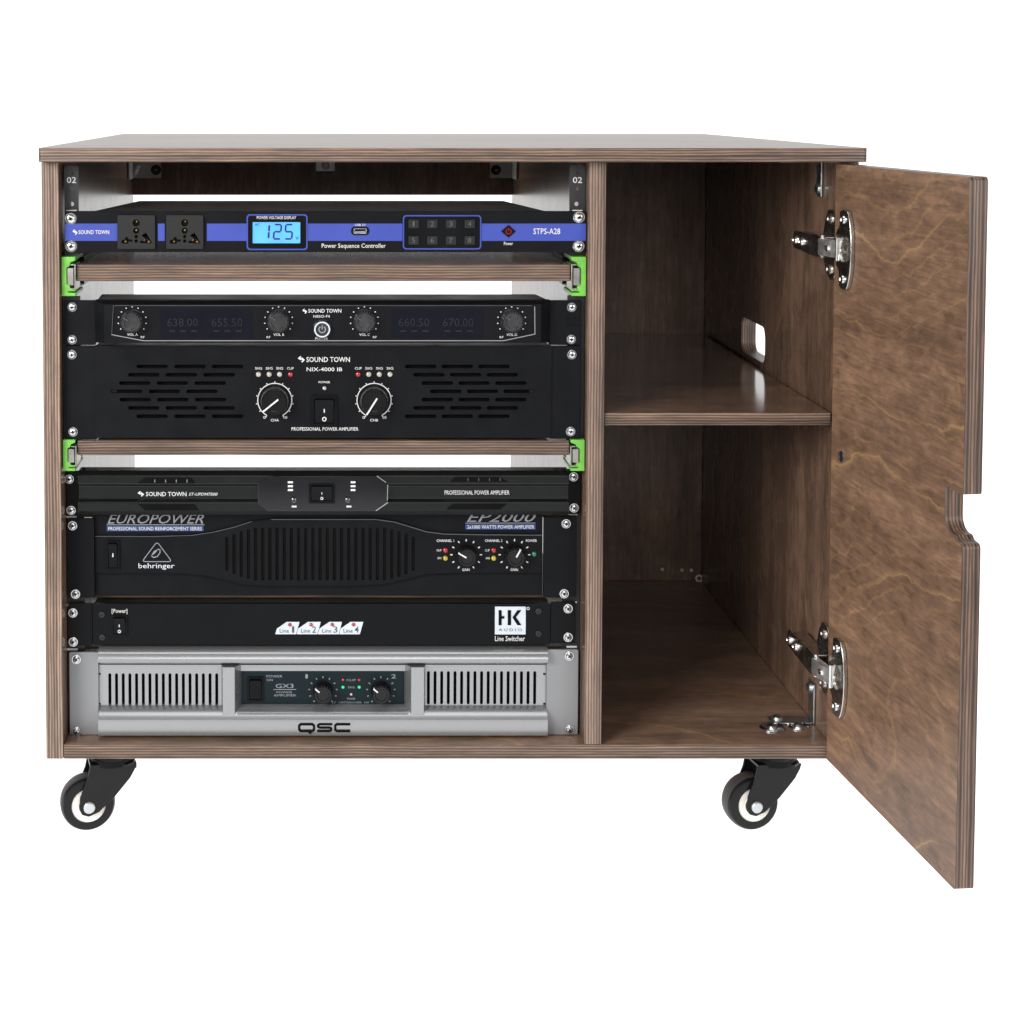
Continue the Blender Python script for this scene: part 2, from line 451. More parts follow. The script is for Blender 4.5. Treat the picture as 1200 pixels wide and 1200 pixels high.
zst = U(300, 228.5, .585)[1]
plybox('back_rail', XL1 + .0003, XD0 - .0003, .585, .599, zst, ZT0 - .0006, 1, 'wood_side', 'ply_edge_z')
# narrow wooden support boards seen in the gaps between the lower units
for va_, vb_ in ((603.2, 606.2), (697, 700.5), (757, 760.5)):
    z0, z1 = U(375, vb_, .045)[1], U(375, va_, .045)[1]
    plybox('support_board', XL1 + .0005, XD0 - .0005, .045, .19, z0, z1, 2, 'wood_flat', 'ply_edge_z', bevel=.0003)

# screw used all over: washer, dome and black cross painting the recess's shade
def screw_mesh(r, washer=True):
    g = G()
    if washer: g.lathe((0, 0, 0), [(0, 0), (r, 0), (r, -.0007), (r * .93, -.0011), (r * .7, -.0011)], n=24)
    g.lathe((0, 0, 0), [(r * .78, -.0006), (r * .76, -.0016), (r * .6, -.0025), (r * .34, -.0029), (0, -.003)], n=24)
    g.mi = 1
    w = r * .11
    g.box(-r * .34, r * .34, -.00318, -.0026, -w, w); g.box(-w, w, -.00318, -.0026, -r * .34, r * .34)
    return g.mesh('screw')
SCREW = screw_mesh(.0046); SCREW_BIG = screw_mesh(.0056); SCREW_SMALL = screw_mesh(.0028, False)
for me_ in (SCREW, SCREW_BIG, SCREW_SMALL):
    me_.materials.append(MATS['steel_bright']); me_.materials.append(MATS['hole_black'])
def screw(parent, u, v, Y, me=None, mtx=None):
    if mtx is None:
        x, z = U(u, v, Y)
        mtx = T((x, Y, z)) @ Matrix.Rotation(random.uniform(0, PI), 4, 'Y')
    return link('screw', me or SCREW, [], parent, mtx)

# rack rails with holes and numerals
YR, LB = .0145, .0155          # rail plane; the lower bay's rails sit a little further back
for (u0, u1, v0, v1, num) in ((75.5, 92, 195, 300, 1), (72, 81, 347, 516, 0), (72, 82, 552, 866, 0),
                              (667.5, 686, 194, 298, 1), (676, 688, 346, 514, 0), (673, 688, 550, 864, 0)):
    YR = .0145 + (LB if v0 > 540 else 0)
    x0, x1, z0, z1 = R(u0, v0, u1, v1, YR)
    left = u0 < 300
    if left: x0 = max(x0, XL1 + .0006)
    else: x1 = min(x1, XD0 - .0006)
    if not num:
        if left: x1 = x0 + .016
        else: x0 = x1 - .016
    holes = []
    pm = PXM(YR)
    if num:
        for vh in (203, 220.5):
            hx, hz = U((u0 + u1) / 2 + .5, vh, YR); holes.append(circ(hx, hz, .0019, 12))
        hx, hz = U((u0 + u1) / 2 + (.5 if left else -1), 239, YR); holes.append(circ(hx, hz, .0021, 12))
    z0 = max(z0, ZB1 + .0004)
    g = G(); g.prism([(x0, z0), (x1, z0), (x1, z1), (x0, z1)], YR, YR + .0022, holes)
    if left: g.box(x0 - .0004, x0 + .002, YR + .0023, YR + .03, z0, z1)
    else: g.box(x1 - .002, x1 + .0004, YR + .0023, YR + .03, z0, z1)
    rail = link('rack_rail', g, 'rail_grey', cab)
    if num:
        c = (u0 + u1) / 2
        lettering(rail, '02', (c - 5.5, 207.5, c + 5.5, 214.5), YR, bold=0.0028)
        link('mark', pbox((c - 6, 246, c + 6, 248), YR - .0004, YR - .0001), 'white_print', rail)
for u0, v in ((78, 605.5), (78.5, 709), (79, 761), (665, 602.5), (664, 706), (664, 758)):     # pale unit marks on the rails
    link('mark', pbox((u0, v - 1, u0 + 12, v + 1), .0135 + LB, .0139 + LB), 'white_print', cab)

# green slide brackets, steel slides and the two sliding boards
def slide_set(v0, v1, vb0, vb1, ubl, ubr, uL, uR):
    for side in (-1, 1):
        ys = .006
        if side < 0: xa = XL1 + .0008; xb = U(uL, v0, ys)[0]
        else: xa = XD0 - .0008; xb = U(uR, v0, ys)[0]
        z1, z0 = U(100, v0, ys)[1], U(100, v1, ys)[1]
        w = xb - xa; h = z1 - z0; s1, s0 = z1 - h * .22, z0 + h * .22
        pts = [(xa, z0), (xb, z0), (xb, z0 + h * .08), (xa + w * .45, z0 + h * .09), (xa + w * .45, z0 + h * .12), (xb, z0 + h * .125), (xb, s0 - h * .03), (xa + w * .62, s0 - h * .02),
               (xa + w * .60, s0 + h * .06), (xa + w * .38, s0 + h * .08), (xa + w * .38, s1 - h * .06), (xa + w * .60, s1 - h * .02), (xa + w * .66, s1 + h * .08),
               (xb, s1 + h * .12), (xb, z1), (xa, z1)]
        g = G(); g.prism(pts, ys, ys + .05)
        br = link('slide_bracket', g, 'green_plastic', cab, bevel=.0006)
        # steel slide: outer channel with rolled lips and inner member
        hh = (s1 - s0) * .5; zc = (z0 + z1) / 2
        xo = xa + w * .46; xi = (U(ubl, vb0, .006)[0] - .0006) if side < 0 else (U(ubr, vb0, .006)[0] + .0006)
        g = G(); t = (xi - xo)
        g.box(min(xo, xo + t * .72), max(xo, xo + t * .72), .004, .03, zc - hh * .78, zc + hh * .78)
        g.box(min(xi - t * .16, xi), max(xi - t * .16, xi), .0025, .03, zc - hh * 1.15, zc + hh * 1.15)
        g.box(min(xi - t * .62, xi - t * .16), max(xi - t * .62, xi - t * .16), .0026, .03, zc + hh * 1.03, zc + hh * 1.15)
        g.box(min(xi - t * .62, xi - t * .16), max(xi - t * .62, xi - t * .16), .0026, .03, zc - hh * 1.15, zc - hh * 1.03)
        link('slide_rail', g, 'slide_steel', cab, bevel=.0004)
        g = G(); xw = xa + .0012 * (1 if side < 0 else -1)
        g.box(min(xw, xi), max(xw, xi), .057, .44, zc - hh * 1.3, zc + hh * 1.3)
        link('slide_channel', g, 'black_satin', cab)  # rear of the steel slide, blackened to keep the backdrop's reflection off
    x0, x1 = U(ubl, vb1, .006)[0], U(ubr, vb1, .006)[0]
    plybox('sliding_board', x0, x1, .006, .44, U(375, vb1, .006)[1], U(375, vb0, .006)[1], 2, 'wood_shelf', 'ply_edge_z', bevel=.0006)
slide_set(301, 347, 310, 329.5, 90, 668, 88, 670)
slide_set(515.5, 552, 516.5, 533.5, 91, 667, 88, 669)

# steel angle brackets
def angle(name, pts_boxes, mat, screws, parent=cab):
    g = G()
    for b in pts_boxes: g.box(*b)
    o = link(name, g, mat, parent, bevel=.0008)
    for mt in screws: link('screw', SCREW_SMALL, [], o, mt)
    return o
ry = .585
for (ua, ub, us) in ((158, 189, 183), (574, 605, 581)):
    x0, x1, z0, z1 = R(ua, 190, ub, 208.5, ry)
    z1 = ZT0 - .001
    xs, zs = U(us, 199, ry)
    left = ua < 300
    xw = XL1 + .0008 if left else XD0 - .0008
    x0_, x1_ = (xw, x1) if left else (x0, xw)
    boxes = [(x0_, x1_, ry - .0026, ry - .0006, z0, z1)]
    boxes.append((xw, xw + .002, ry - .05, ry - .0028, z0, z1) if left else (xw - .002, xw, ry - .05, ry - .0028, z0, z1))
    xg = U(161 if left else 608, 199, ry)[0]
    o = angle('corner_bracket', boxes, 'bracket_grey', [T((xs, ry - .0026, zs))])
    g = G(); g.lathe((xs, ry - .0027, zs), [(.0065, 0), (.0065, -.0006), (.0045, -.0012), (.003, -.0006), (0, -.0005)], n=20)
    link('bolt', g, 'rail_grey', o)
    for k in (-1, 0, 1):
        g = G(); g.lathe((xg + .002 * k, ry - .0028, zs + .004 * k), [(.0026, 0), (.0026, -.003), (0, -.0035)], n=10)
        link('rivet', g, 'nickel', o)
x0, x1, z0, z1 = R(370, 190, 392.5, 200.5, ry)
o = angle('corner_bracket', [(x0, x1, ry - .0026, ry - .0006, z0, ZT0 - .001), (x0, x1, ry - .04, ry - .0028, ZT0 - .0035, ZT0 - .001)], 'zinc', [])
xs, zs = U(381.5, 194, ry)
g = G(); g.lathe((xs, ry - .0027, zs), [(.0055, 0), (.0055, -.001), (.004, -.0016), (.0028, -.0008), (0, -.0007)], n=20)
link('bolt', g, 'nickel', o)
# lower right: angle bracket between bottom panel and side panel; upper right: one under the top
yb0, yb1 = .048, .066
SX = Matrix.Rotation(-PI / 2, 4, 'Z')
o = angle('angle_bracket', [(XR0 - .0026, XR0 - .0006, yb0, yb1, ZB1 + .0006, ZB1 + .040), (XR0 - .042, XR0 - .0028, yb0, yb1, ZB1 + .0006, ZB1 + .0026)], 'zinc',
      [T((XR0 - .0026, .059, ZB1 + .033)) @ SX, T((XR0 - .034, .059, ZB1 + .0026)) @ Matrix.Rotation(-PI / 2, 4, 'X')])
g = G(); g.lathe((XR0 - .034, .059, ZB1 + .0026), [(.0055, 0), (.005, .002), (.003, .0032), (0, .0034)], 'z', 18); link('bolt', g, 'zinc', o)
g = G(); g.lathe((XR0 - .0026, .059, ZB1 + .033), [(.0055, 0), (.005, -.002), (.003, -.0032), (0, -.0034)], 'x', 18); link('bolt', g, 'zinc', o)
o = angle('angle_bracket', [(XR0 - .0026, XR0 - .0006, .05, .064, ZT0 - .036, ZT0 - .001), (XR0 - .042, XR0 - .0028, .05, .064, ZT0 - .003, ZT0 - .001)], 'zinc', [])
g = G(); g.lathe((XR0 - .0026, .057, ZT0 - .028), [(.0055, 0), (.005, -.002), (.003, -.0032), (0, -.0034)], 'x', 18); link('bolt', g, 'zinc', o)
# caster bolts coming through the cabinet floor, and the ring at the back
for u, v, r in ((905, 853, .0125), (935.5, 852, .0100)):
    x, y = UZ(u, v, ZB1)
    g = G(); g.lathe((x, y, ZB1 + .0002), [(r, 0), (r, .0008), (r * .85, .0022), (r * .5, .0008), (r * .42, .0008), (r * .40, .0030), (r * .2, .0040), (0, .0042)], 'z', 28)
    link('caster_bolt', g, 'steel_bright', cab)
x, z = U(819, 677.5, .522)
g = G(); g.lathe((x, .5215, z), [(.0036, 0), (.0048, -.0004), (.0046, -.0016), (.0030, -.0016), (.0027, 0)], 'y', 20); link('grommet_ring', g, 'wheel_white', cab)
for u, v in ((776, 667), (799, 668), (810, 668), (827, 655)):
    x, z = U(u, v, .522)
    g = G(); g.lathe((x, .5215, z), [(.0022, 0), (.002, -.0012), (0, -.0015)], 'y', 12); link('screw', g, 'bracket_grey', cab)

# ------------------------------------------------------------------ the door
HX, HY, ANG = .4738, -.003, math.radians(4.8)
DMAT = T((HX, HY, 0)) @ Matrix.Rotation(-(PI / 2 - ANG), 4, 'Z')
DW, DT, DZ0, DZ1 = .2552, .0150, .0850, .6420
def S(u, v):
    """width along the door and height of a point measured on its inner face"""
    a = (u - PX) / F; b = -(v - PY) / F
    dy, dz = math.cos(TILT) + b * math.sin(TILT), b * math.cos(TILT) - math.sin(TILT)
    # ray (a t, dy t - DIST, HC + dz t) meets X - HX = tan(ANG) * (HY - Y)
    k = math.tan(ANG)
    t = (HX + k * (HY + DIST)) / (a + k * dy)
    X, Y = a * t, dy * t - DIST
    return math.hypot(X - HX, Y - HY), HC + dz * t
print('door far corners', S(1137, 206), S(1118, 1042), S(1128, 580), S(1108, 590), S(1108, 618), S(1126, 640))
nz1, nz0, ns = S(1128, 579)[1], S(1127, 638)[1], S(1107, 600)[0]
def arc(cx, cz, r, a0, a1, n=6): return [(cx + r * math.cos(math.radians(a0 + (a1 - a0) * i / n)), cz + r * math.sin(math.radians(a0 + (a1 - a0) * i / n))) for i in range(n + 1)]
rr = .010
pts = [(0, DZ0), (DW - .003, DZ0)] + arc(DW - .003, DZ0 + .003, .003, -90, 0, 3)
pts += arc(DW - .004, nz0 - .004, .004, 0, 90, 4) + [(DW - .010, nz0 + .0008)]
pts += [(ns + .016, nz0 + .004)] + arc(ns + .012, nz0 + .016, .012, -80, -180, 6)[1:]
pts += arc(ns + .004, nz1 - .004, .004, 180, 90, 4) + [(DW - .003, nz1 - .001)] + arc(DW - .003, nz1 + .002, .003, -90, 0, 3)
pts += arc(DW - .004, DZ1 - .004, .004, 0, 90, 4) + [(0, DZ1)]
g = G(); g.prism(pts, 0, DT, side=1)
door = link('door', g, ['wood_door', 'ply_edge_door'], cab, DMAT, bevel=.0014, seg=3)
s_, z_ = S(986, 535)
g = G(); g.lathe((s_, 0, z_), [(.0052, -.0002), (.0048, -.0009), (.0038, -.0009), (.0034, -.0003), (0, -.0003)], 'y', 20)
link('screw_hole', g, 'rail_grey', door, DMAT)

# ------------------------------------------------------------------ hinges
def hinge(zc):
    M0 = T((0, 0, zc))
    # base plate with two wings on the side panel
    g = G()
    wing = [(.006, -.030), (.018, -.033), (.030, -.026), (.040, -.010), (.040, .010), (.034, .024), (.026, .033), (.010, .033), (.004, .028), (.004, -.026)]
    g.prism(wing, XR0 - .0030, XR0 - .0004, axis='x')
    base = link('hinge', g, 'nickel_dark', cab, M0, bevel=.0012)
    for yy, zz in ((.017, .024), (.017, -.023)):
        g = G(); g.lathe((XR0 - .003, yy, zz), [(.0048, 0), (.0046, -.0016), (.0028, -.0026), (.0018, -.0014), (0, -.0012)], 'x', 18)
        link('screw', g, 'nickel', base, M0)
    # arm running back into the cabinet
    g = G()
    g.prism([(-.004, -.0085), (.010, -.0105), (.078, -.0085), (.082, -.005), (.082, .005), (.078, .0085), (.010, .0105), (-.004, .0085)], XR0 - .019, XR0 - .0165, axis='x')
    g.box(XR0 - .0165, XR0 - .0032, .004, .072, .0070, .0085); g.box(XR0 - .0165, XR0 - .0032, .004, .072, -.0085, -.0070)
    arm = link('hinge_arm', g, 'nickel_dark', base, M0, bevel=.001)
    for yy in (.052, .072):
        g = G(); g.lathe((XR0 - .019, yy, 0), [(.0046, 0), (.0042, -.002), (.0026, -.003), (.0016, -.0016), (0, -.0014)], 'x', 18)
        link('screw', g, 'nickel', arm, M0)
    # bright link between the arm and the cup
    g = G()
    x0 = XR0 - .0185
    g.prism([(x0 + .001, .004), (x0 - .0012, .000), (x0 - .0012, -.004), (x0 + .002, -.020), (x0 + .0065, -.031), (x0 + .0095, -.031), (x0 + .006, -.002), (x0 + .004, .004)], -.0078, .0078, axis='z')
    lk = link('hinge_link', g, 'nickel_satin', base, M0, bevel=.0012)
    g = G(); g.lathe((x0 + .0015, -.0165, 0), [(.0058, .0015), (.005, -.0006), (.003, -.0009), (0, .0001)], 'x', 20, .55)
    link('link_boss', g, 'steel_bright', lk, M0)
    for yy in (.000, -.029):
        g = G(); g.lathe((x0 + (.003 if yy == 0 else .0075), yy, 0), [(0, -.0105), (.0022, -.0105), (.0022, .0105), (0, .0105)], 'z', 12)
        link('hinge_pin', g, 'steel_bright', lk, M0)
    # cup with its flange on the door
    Md = DMAT @ T((0, 0, zc))
    g = G()
    fl = [(.020, -.034), (.026, -.036)] + [(.032 + .014 * math.cos(math.radians(a)), .037 * math.sin(math.radians(a))) for a in range(-72, 73, 12)] + [(.026, .036), (.020, .034), (.0195, .021), (.013, .015), (.0115, .008), (.0115, -.008), (.013, -.015), (.0195, -.021)]
    hole = circ(.0285, 0, .0115, 24)
    g.prism(fl, -.0042, -.0002, [hole])
    fo = link('hinge_cup', g, 'nickel_dark', base, Md, bevel=.0009)
    g = G(); g.lathe((.0285, -.0004, 0), [(.0112, -.0036), (.0105, -.001), (.009, -.0006), (0, -.0004)], 'y', 24); link('cup_well', g, 'nickel', fo, Md)
    for zz in (.027, -.027):
        g = G(); g.lathe((.0285, -.0042, zz), [(.0042, 0), (.0038, -.0014), (.0022, -.002), (.0015, -.001), (0, -.0009)], 'y', 16); link('screw', g, 'steel_bright', fo, Md)
    return base
hinge(U(980, 290, -.01)[1])
hinge(U(972, 784, -.01)[1])

# ------------------------------------------------------------------ casters
def caster(cx, cy, yaw, wr=.0262):
    M = T((cx, cy, 0)) @ Matrix.Rotation(yaw, 4, 'Z')       # local -x = trailing direction, local -y = face towards the camera
    top = ZB0 - .0004
    g = G()
    g.prism(rrect(-.024, .030, -.028, .028, .006, 3), top - .0028, top, axis='z')
    g.lathe((.004, 0, top - .0028), [(0, 0), (.0235, 0), (.0245, -.003), (.0235, -.0075), (.0215, -.010), (.0215, -.0165), (0, -.0165)], 'z', 32)
    o = link('caster', g, 'black_satin', cab, M, bevel=.0006)
    g = G()
    ax, az = -.020, wr                                          # axle
    zt = top - .0185
    side = [(.026, zt), (.0245, zt - .005), (.0195, zt - .014), (.004, wr + .007), (ax + .0095, az - .006), (ax, az - .0095), (ax - .007, az - .007), (ax - .0095, az), (ax - .0085, az + .010), (-.021, zt - .010), (-.019, zt)]
    g.prism(side, -.0150, -.0128, axis='y'); g.prism(side, .0128, .0150, axis='y')
    g.prism([(-.019, -.0150), (.016, -.0205), (.0235, -.015), (.026, 0), (.0235, .015), (.016, .0205), (-.019, .0150)], zt - .0008, zt + .0022, axis='z')
    g.prism([(.0245, -.0127), (.026, -.0127), (.026, .0127), (.0245, .0127)], zt - .006, zt - .0009, axis='z')
    link('fork', g, 'black_enamel', o, M, bevel=.0016, seg=3)
    g = G()                                                     # tyre: rounded tread
    tw = .0108
    tp = [(wr * .61, -tw), (wr * .80, -tw), (wr * .92, -tw * .92), (wr * .98, -tw * .66), (wr, -tw * .3), (wr, tw * .3), (wr * .98, tw * .66), (wr * .92, tw * .92), (wr * .80, tw), (wr * .61, tw)]
    for i, ((r0, h0), (r1, h1)) in enumerate(zip(tp, tp[1:])):
        g.mi = 1 if i in (3, 4, 5) else 0
        g.lathe((ax, 0, az), [(r0, h0), (r1, h1)], 'y', 48)
    bmesh.ops.remove_doubles(g.bm, verts=g.bm.verts[:], dist=1e-6)
    ty = link('tyre', g, ['black_rubber', 'tread_grey'], o, M)
    g = G(); g.lathe((ax, 0, az), [(0, -tw - .0002), (wr * .30, -tw - .0002), (wr * .34, -tw + .001), (wr * .36, -tw + .0014), (wr * .58, -tw + .001), (wr * .62, -tw - .0002), (wr * .62, tw), (0, tw)], 'y', 40)
    link('wheel_hub', g, 'wheel_white', o, M)
    g = G(); g.lathe((ax, -.0111, az), [(wr * .36, .0002), (wr * .36, -.0014), (wr * .30, -.0016), (0, -.0016)], 'y', 32)
    link('bearing_cap', g, 'black_rubber', o, M)
    g = G(); g.lathe((ax, -.0150, az), [(0, .031), (.004, .031), (.004, .0300), (.0054, 0), (.0054, -.0022), (.0046, -.0030), (0, -.0032)], 'y', 24)
    link('axle_bolt', g, 'axle_grey', o, M)
    return o
for cx, cy, yaw in ((-.2045, .045, .24), (.434, .045, .18), (-.2045, .545, -.5), (.4365, .545, .6)):
    caster(cx, cy, yaw)

# ------------------------------------------------------------------ shared pieces of the rack units
def logo_mark(parent, rect, Y, mat='white_print'):
    """small hooked double-wave emblem"""
    x0, x1, z0, z1 = R(*rect, Y); w, h = x1 - x0, z1 - z0
    q = lambda a, b: (x0 + a * w, z0 + b * h)
    g = G()
    g.prism([q(0, .62), q(.36, 1), q(.50, .88), q(.34, .70), q(.56, .50), q(.40, .36)], Y - .0005, Y - .0001)
    g.prism([q(.44, .64), q(.60, .78), q(1, .40), q(.62, 0), q(.48, .12), q(.66, .32)], Y - .0005, Y - .0001)
    return link('emblem', g, mat, parent)
def led(parent, u, v, Y, r, mat):
    x, z = U(u, v, Y)
    g = G(); g.lathe((x, Y, z), [(r * 1.05, 0), (r * 1.05, -r * .25), (r * .85, -r * .75), (r * .45, -r), (0, -r * 1.1)], 'y', 14)
    return link('indicator_light', g, mat, parent)
def knob(parent, u, v, Y, rpx, depth, ang, mat, pmat='white_print', plen=(.25, .95), pw=.11, cap=None, knurl=0):
    """turned control knob; ang = pointer direction in degrees anticlockwise from right"""
    x, z = U(u, v, Y); r = rpx * PXM(Y, v)
    g = G()
    g.lathe((x, Y, z), [(r, -.0002), (r, -depth * .25), (r * .94, -depth * .32), (r * .86, -depth * .92), (r * .80, -depth), (r * .62, -depth), (r * .56, -depth * .93), (0, -depth * .93)], 'y', 36)
    if knurl:
        for i in range(knurl):
            a = 2 * PI * i / knurl
            xx, zz = x + r * .885 * math.cos(a), z + r * .885 * math.sin(a)
            g.lathe((xx, Y, zz), [(r * .075, -depth * .3), (r * .06, -depth * .95), (0, -depth * .95)], 'y', 6)
    o = link('knob', g, mat, parent)
    c, s = math.cos(math.radians(ang)), math.sin(math.radians(ang))
    g = G(); g.stroke([(x + c * r * plen[0], z + s * r * plen[0]), (x + c * r * plen[1], z + s * r * plen[1])], r * pw * 1.3, Y - depth - .0006, Y - depth * .8)
    link('pointer', g, pmat, o)
    return o
def rocker(parent, rect, Y, io=True, frame=3.0, wide=False):
    """rocker switch: bezel, tilted rocker, I and O marks"""
    x0, x1, z0, z1 = R(*rect, Y); f = frame * PXM(Y)
    g = G(); g.prism(rrect(x0, x1, z0, z1, f * .5, 3), Y - .0018, Y + .001, [rrect(x0 + f, x1 - f, z0 + f, z1 - f, f * .25, 2)])
    g.box(x0 + f, x1 - f, Y - .0002, Y + .001, z0 + f, z1 - f)
    o = link('rocker_switch', g, 'black_satin', parent, bevel=.0004)
    a, b = z0 + f * 1.15, z1 - f * 1.15
    m_ = (a + b) / 2
    g = G(); g.prism([(Y, a), (Y - .0012, a), (Y - .0020, m_), (Y - .0052, b), (Y, b)], x0 + f * 1.15, x1 - f * 1.15, axis='x')
    rk = link('rocker', g, 'black_satin', o, bevel=.0004)
    if io:
        xc = (x0 + x1) / 2; h = b - a
        g = G()
        g.box(xc - h * .022, xc + h * .022, Y - .0030, Y - .0022, m_ - h * .05 , m_ + h * .10)
        g.prism(circ(xc, a + h * .17, h * .095, 16), Y - .0021, Y - .0012, [circ(xc, a + h * .17, h * .055, 16)])
        link('mark', g, 'white_print', rk)
    return o
def ticks(parent, u, v, Y, r0, r1, a0, a1, n, w, mat='white_print', dot=False):
    x, z = U(u, v, Y); pm = PXM(Y, v)
    g = G()
    for i in range(n):
        a = math.radians(a0 + (a1 - a0) * i / (n - 1)); c, s = math.cos(a), math.sin(a)
        if dot: g.prism(circ(x + c * r0 * pm, z + s * r0 * pm, w * pm, 8), Y - .0004, Y - .0001)
        else: g.stroke([(x + c * r0 * pm, z + s * r0 * pm), (x + c * r1 * pm, z + s * r1 * pm)], w * pm, Y - .0004, Y - .0001)
    return link('scale_marks', g, mat, parent)
def ears(parent, L, Rr, y0, y1, mat, lip=None):
    for k, (u0, v0, u1, v1) in enumerate((L, Rr)):
        x0, x1, z0, z1 = R(u0, v0, u1, v1, y0)
        x0, x1 = max(x0, XL1 + .001), min(x1, XD0 - .0010)
        z0 = max(z0, ZB1 + .0005)
        g = G(); g.prism(rrect(x0, x1, z0, z1, .0012, 2), y0, y1)
        o = link('rack_ear', g, mat, parent, bevel=.0006)
        if lip:
            xx = x1 if k == 0 else x0
            g = G(); g.box(xx - (.0024 if k == 0 else 0), xx + (0 if k == 0 else .0024), y0 + .001, lip, z0, z1); link('ear_flange', g, mat, o, bevel=.0004)
def chassis(parent, z0, z1, front, rear, y0, mat='black_top_sheen'):
    """front/rear = ((xl, xr), y)"""
    g = G(); g.prism([(front[0], y0), (front[1], y0), (rear[1], rear[2]), (rear[0], rear[2])], z0, z1, axis='z')
    return link('chassis', g, mat, parent, bevel=.0006)

# ------------------------------------------------------------------ unit 1: power sequencer with the blue stripe
Y = .008
x0, x1, z0, z1 = R(76, 247.5, 687.5, 295.5, Y)
d = thing('power_sequencer', 'black power sequencer with blue stripe and lit blue voltage display, topmost unit in the rack', 'power sequencer', ((x0 + x1) / 2, .1, z0))
sockets = [(138, 252, 182, 291.5), (195, 252, 238.5, 291.5)]
g = G(); g.prism(rrect(x0, x1 - .0006, z0, z1, .0008, 2), Y, Y + .004)
link('front_panel', g, 'black_powder', d, bevel=.0005)
zt = z1 - .0012
fl_, fr_ = UZ(104, 248.5, zt), UZ(645, 248.5, zt); rl, rr_ = UZ(163, 235.3, zt), UZ(589, 234.6, zt)
chassis(d, z0 + .002, zt, (fl_[0], fr_[0]), (rl[0], rr_[0], rl[1]), Y + .0042)
for ua, ub in ((76.3, 137.5), (185, 193), (242.5, 289.5), (361, 471.5), (564.5, 686.5)):
    link('stripe', pbox((ua, 262, ub, 282.3), Y - .0003, Y - .00005), 'blue_stripe', d)
logo_mark(d, (85, 268.5, 91, 275.5), Y - .0004); lettering(d, 'SOUND TOWN', (92, 269.6, 128, 274.4), Y - .0004, bold=0.008)
for (ua, va, ub, vb) in sockets:
    a0, a1, b0, b1 = R(ua, va, ub, vb, Y)
    pm = PXM(Y, 270); uc = (ua + ub) / 2
    q = lambda du, v: U(uc + du, v, Y)
    hl = []
    for du, v, r in ((0, 261, 4.2), (0, 270.2, 3.6), (0, 277, 2), (0, 282.2, 2)): hl.append(circ(*q(du, v), r * pm, 14))
    for sgn in (-1, 1):
        cx_, cz_ = q(11.2 * sgn, 282)
        hl.append([(cx_ - 6 * pm, cz_ - 3 * pm), (cx_ + 1.5 * pm, cz_ - 3.4 * pm), (cx_ + 2 * pm, cz_ - 1 * pm), (cx_ + 6.5 * pm, cz_ - .8 * pm), (cx_ + 6.5 * pm, cz_ + 1.4 * pm), (cx_ + 2 * pm, cz_ + 2 * pm), (cx_ + 1.5 * pm, cz_ + 4.2 * pm), (cx_ - 1.5 * pm, cz_ + 4.2 * pm), (cx_ - 2 * pm, cz_ + 1.4 * pm), (cx_ - 6 * pm, cz_ + .8 * pm)] if sgn < 0 else
                  [(cx_ - 6.5 * pm, cz_ - 2.6 * pm), (cx_ + 6 * pm, cz_ - 3 * pm), (cx_ + 6 * pm, cz_ - .6 * pm), (cx_ + 1.5 * pm, cz_ + 1 * pm), (cx_ + 1 * pm, cz_ + 4.4 * pm), (cx_ - 2 * pm, cz_ + 4.4 * pm), (cx_ - 2.4 * pm, cz_ + .8 * pm), (cx_ - 6.5 * pm, cz_ - .2 * pm)])
    g = G(); g.prism(rrect(a0, a1, b0, b1, .0012, 2), Y - .0026, Y - .0006, hl)
    so = link('power_socket', g, 'socket_grey', d, bevel=.0004)
    g = G(); g.box(a0 + .0008, a1 - .0008, Y - .0007, Y - .0002, b0 + .0008, b1 - .0008); link('socket_well', g, 'hole_black', so)
    g = G()
    for du, v, r in ((0, 269.6, 1.5), (9, 281, 1.8), (14.5, 283.4, 1.6), (-12.6, 283, 1.4), (0.5, 259.5, 1.2)):
        xx, zz = q(du, v); g.lathe((xx, Y - .0008, zz), [(r * pm * .8, 0), (r * pm * .8, -.0006), (0, -.0008)], 'y', 8)
    link('contact', g, 'brass', so)
def ring(parent, rect, Y, w, mat, fill):
    a0, a1, b0, b1 = R(*rect, Y); pm = PXM(Y)
    g = G(); g.prism(rrect(a0, a1, b0, b1, 4 * pm, 5), Y - .0008, Y - .0004, [rrect(a0 + w * pm, a1 - w * pm, b0 + w * pm, b1 - w * pm, 3 * pm, 5)])
    o = link('border', g, mat, parent)
    g = G(); g.prism(rrect(a0 + w * pm * .5, a1 - w * pm * .5, b0 + w * pm * .5, b1 - w * pm * .5, 3.4 * pm, 5), Y - .0005, Y - .0001); link('panel_field', g, fill, o)
    return o
o = ring(d, (289, 251, 360.5, 293), Y, 1.6, 'blue_stripe', 'black_satin')
lettering(o, 'POWER VOLTAGE DISPLAY', (301, 253.2, 347, 256.8), Y - .0006, bold=0.0042)
a0, a1, b0, b1 = R(294.5, 258.5, 353.5, 286.5, Y); pm = PXM(Y)
g = G(); g.prism(rrect(a0, a1, b0, b1, .001, 2), Y - .0022, Y - .0005, [rrect(a0 + 1.6 * pm, a1 - 1.6 * pm, b0 + 1.6 * pm, b1 - 1.6 * pm, .0005, 2)]); link('display_bezel', g, 'black_satin', o, bevel=.0003)
scr = link('display', pbox((295.5, 259.5, 352.5, 285.5), Y - .0014, Y - .0006), 'lcd_blue', d)
YS = Y - .0015
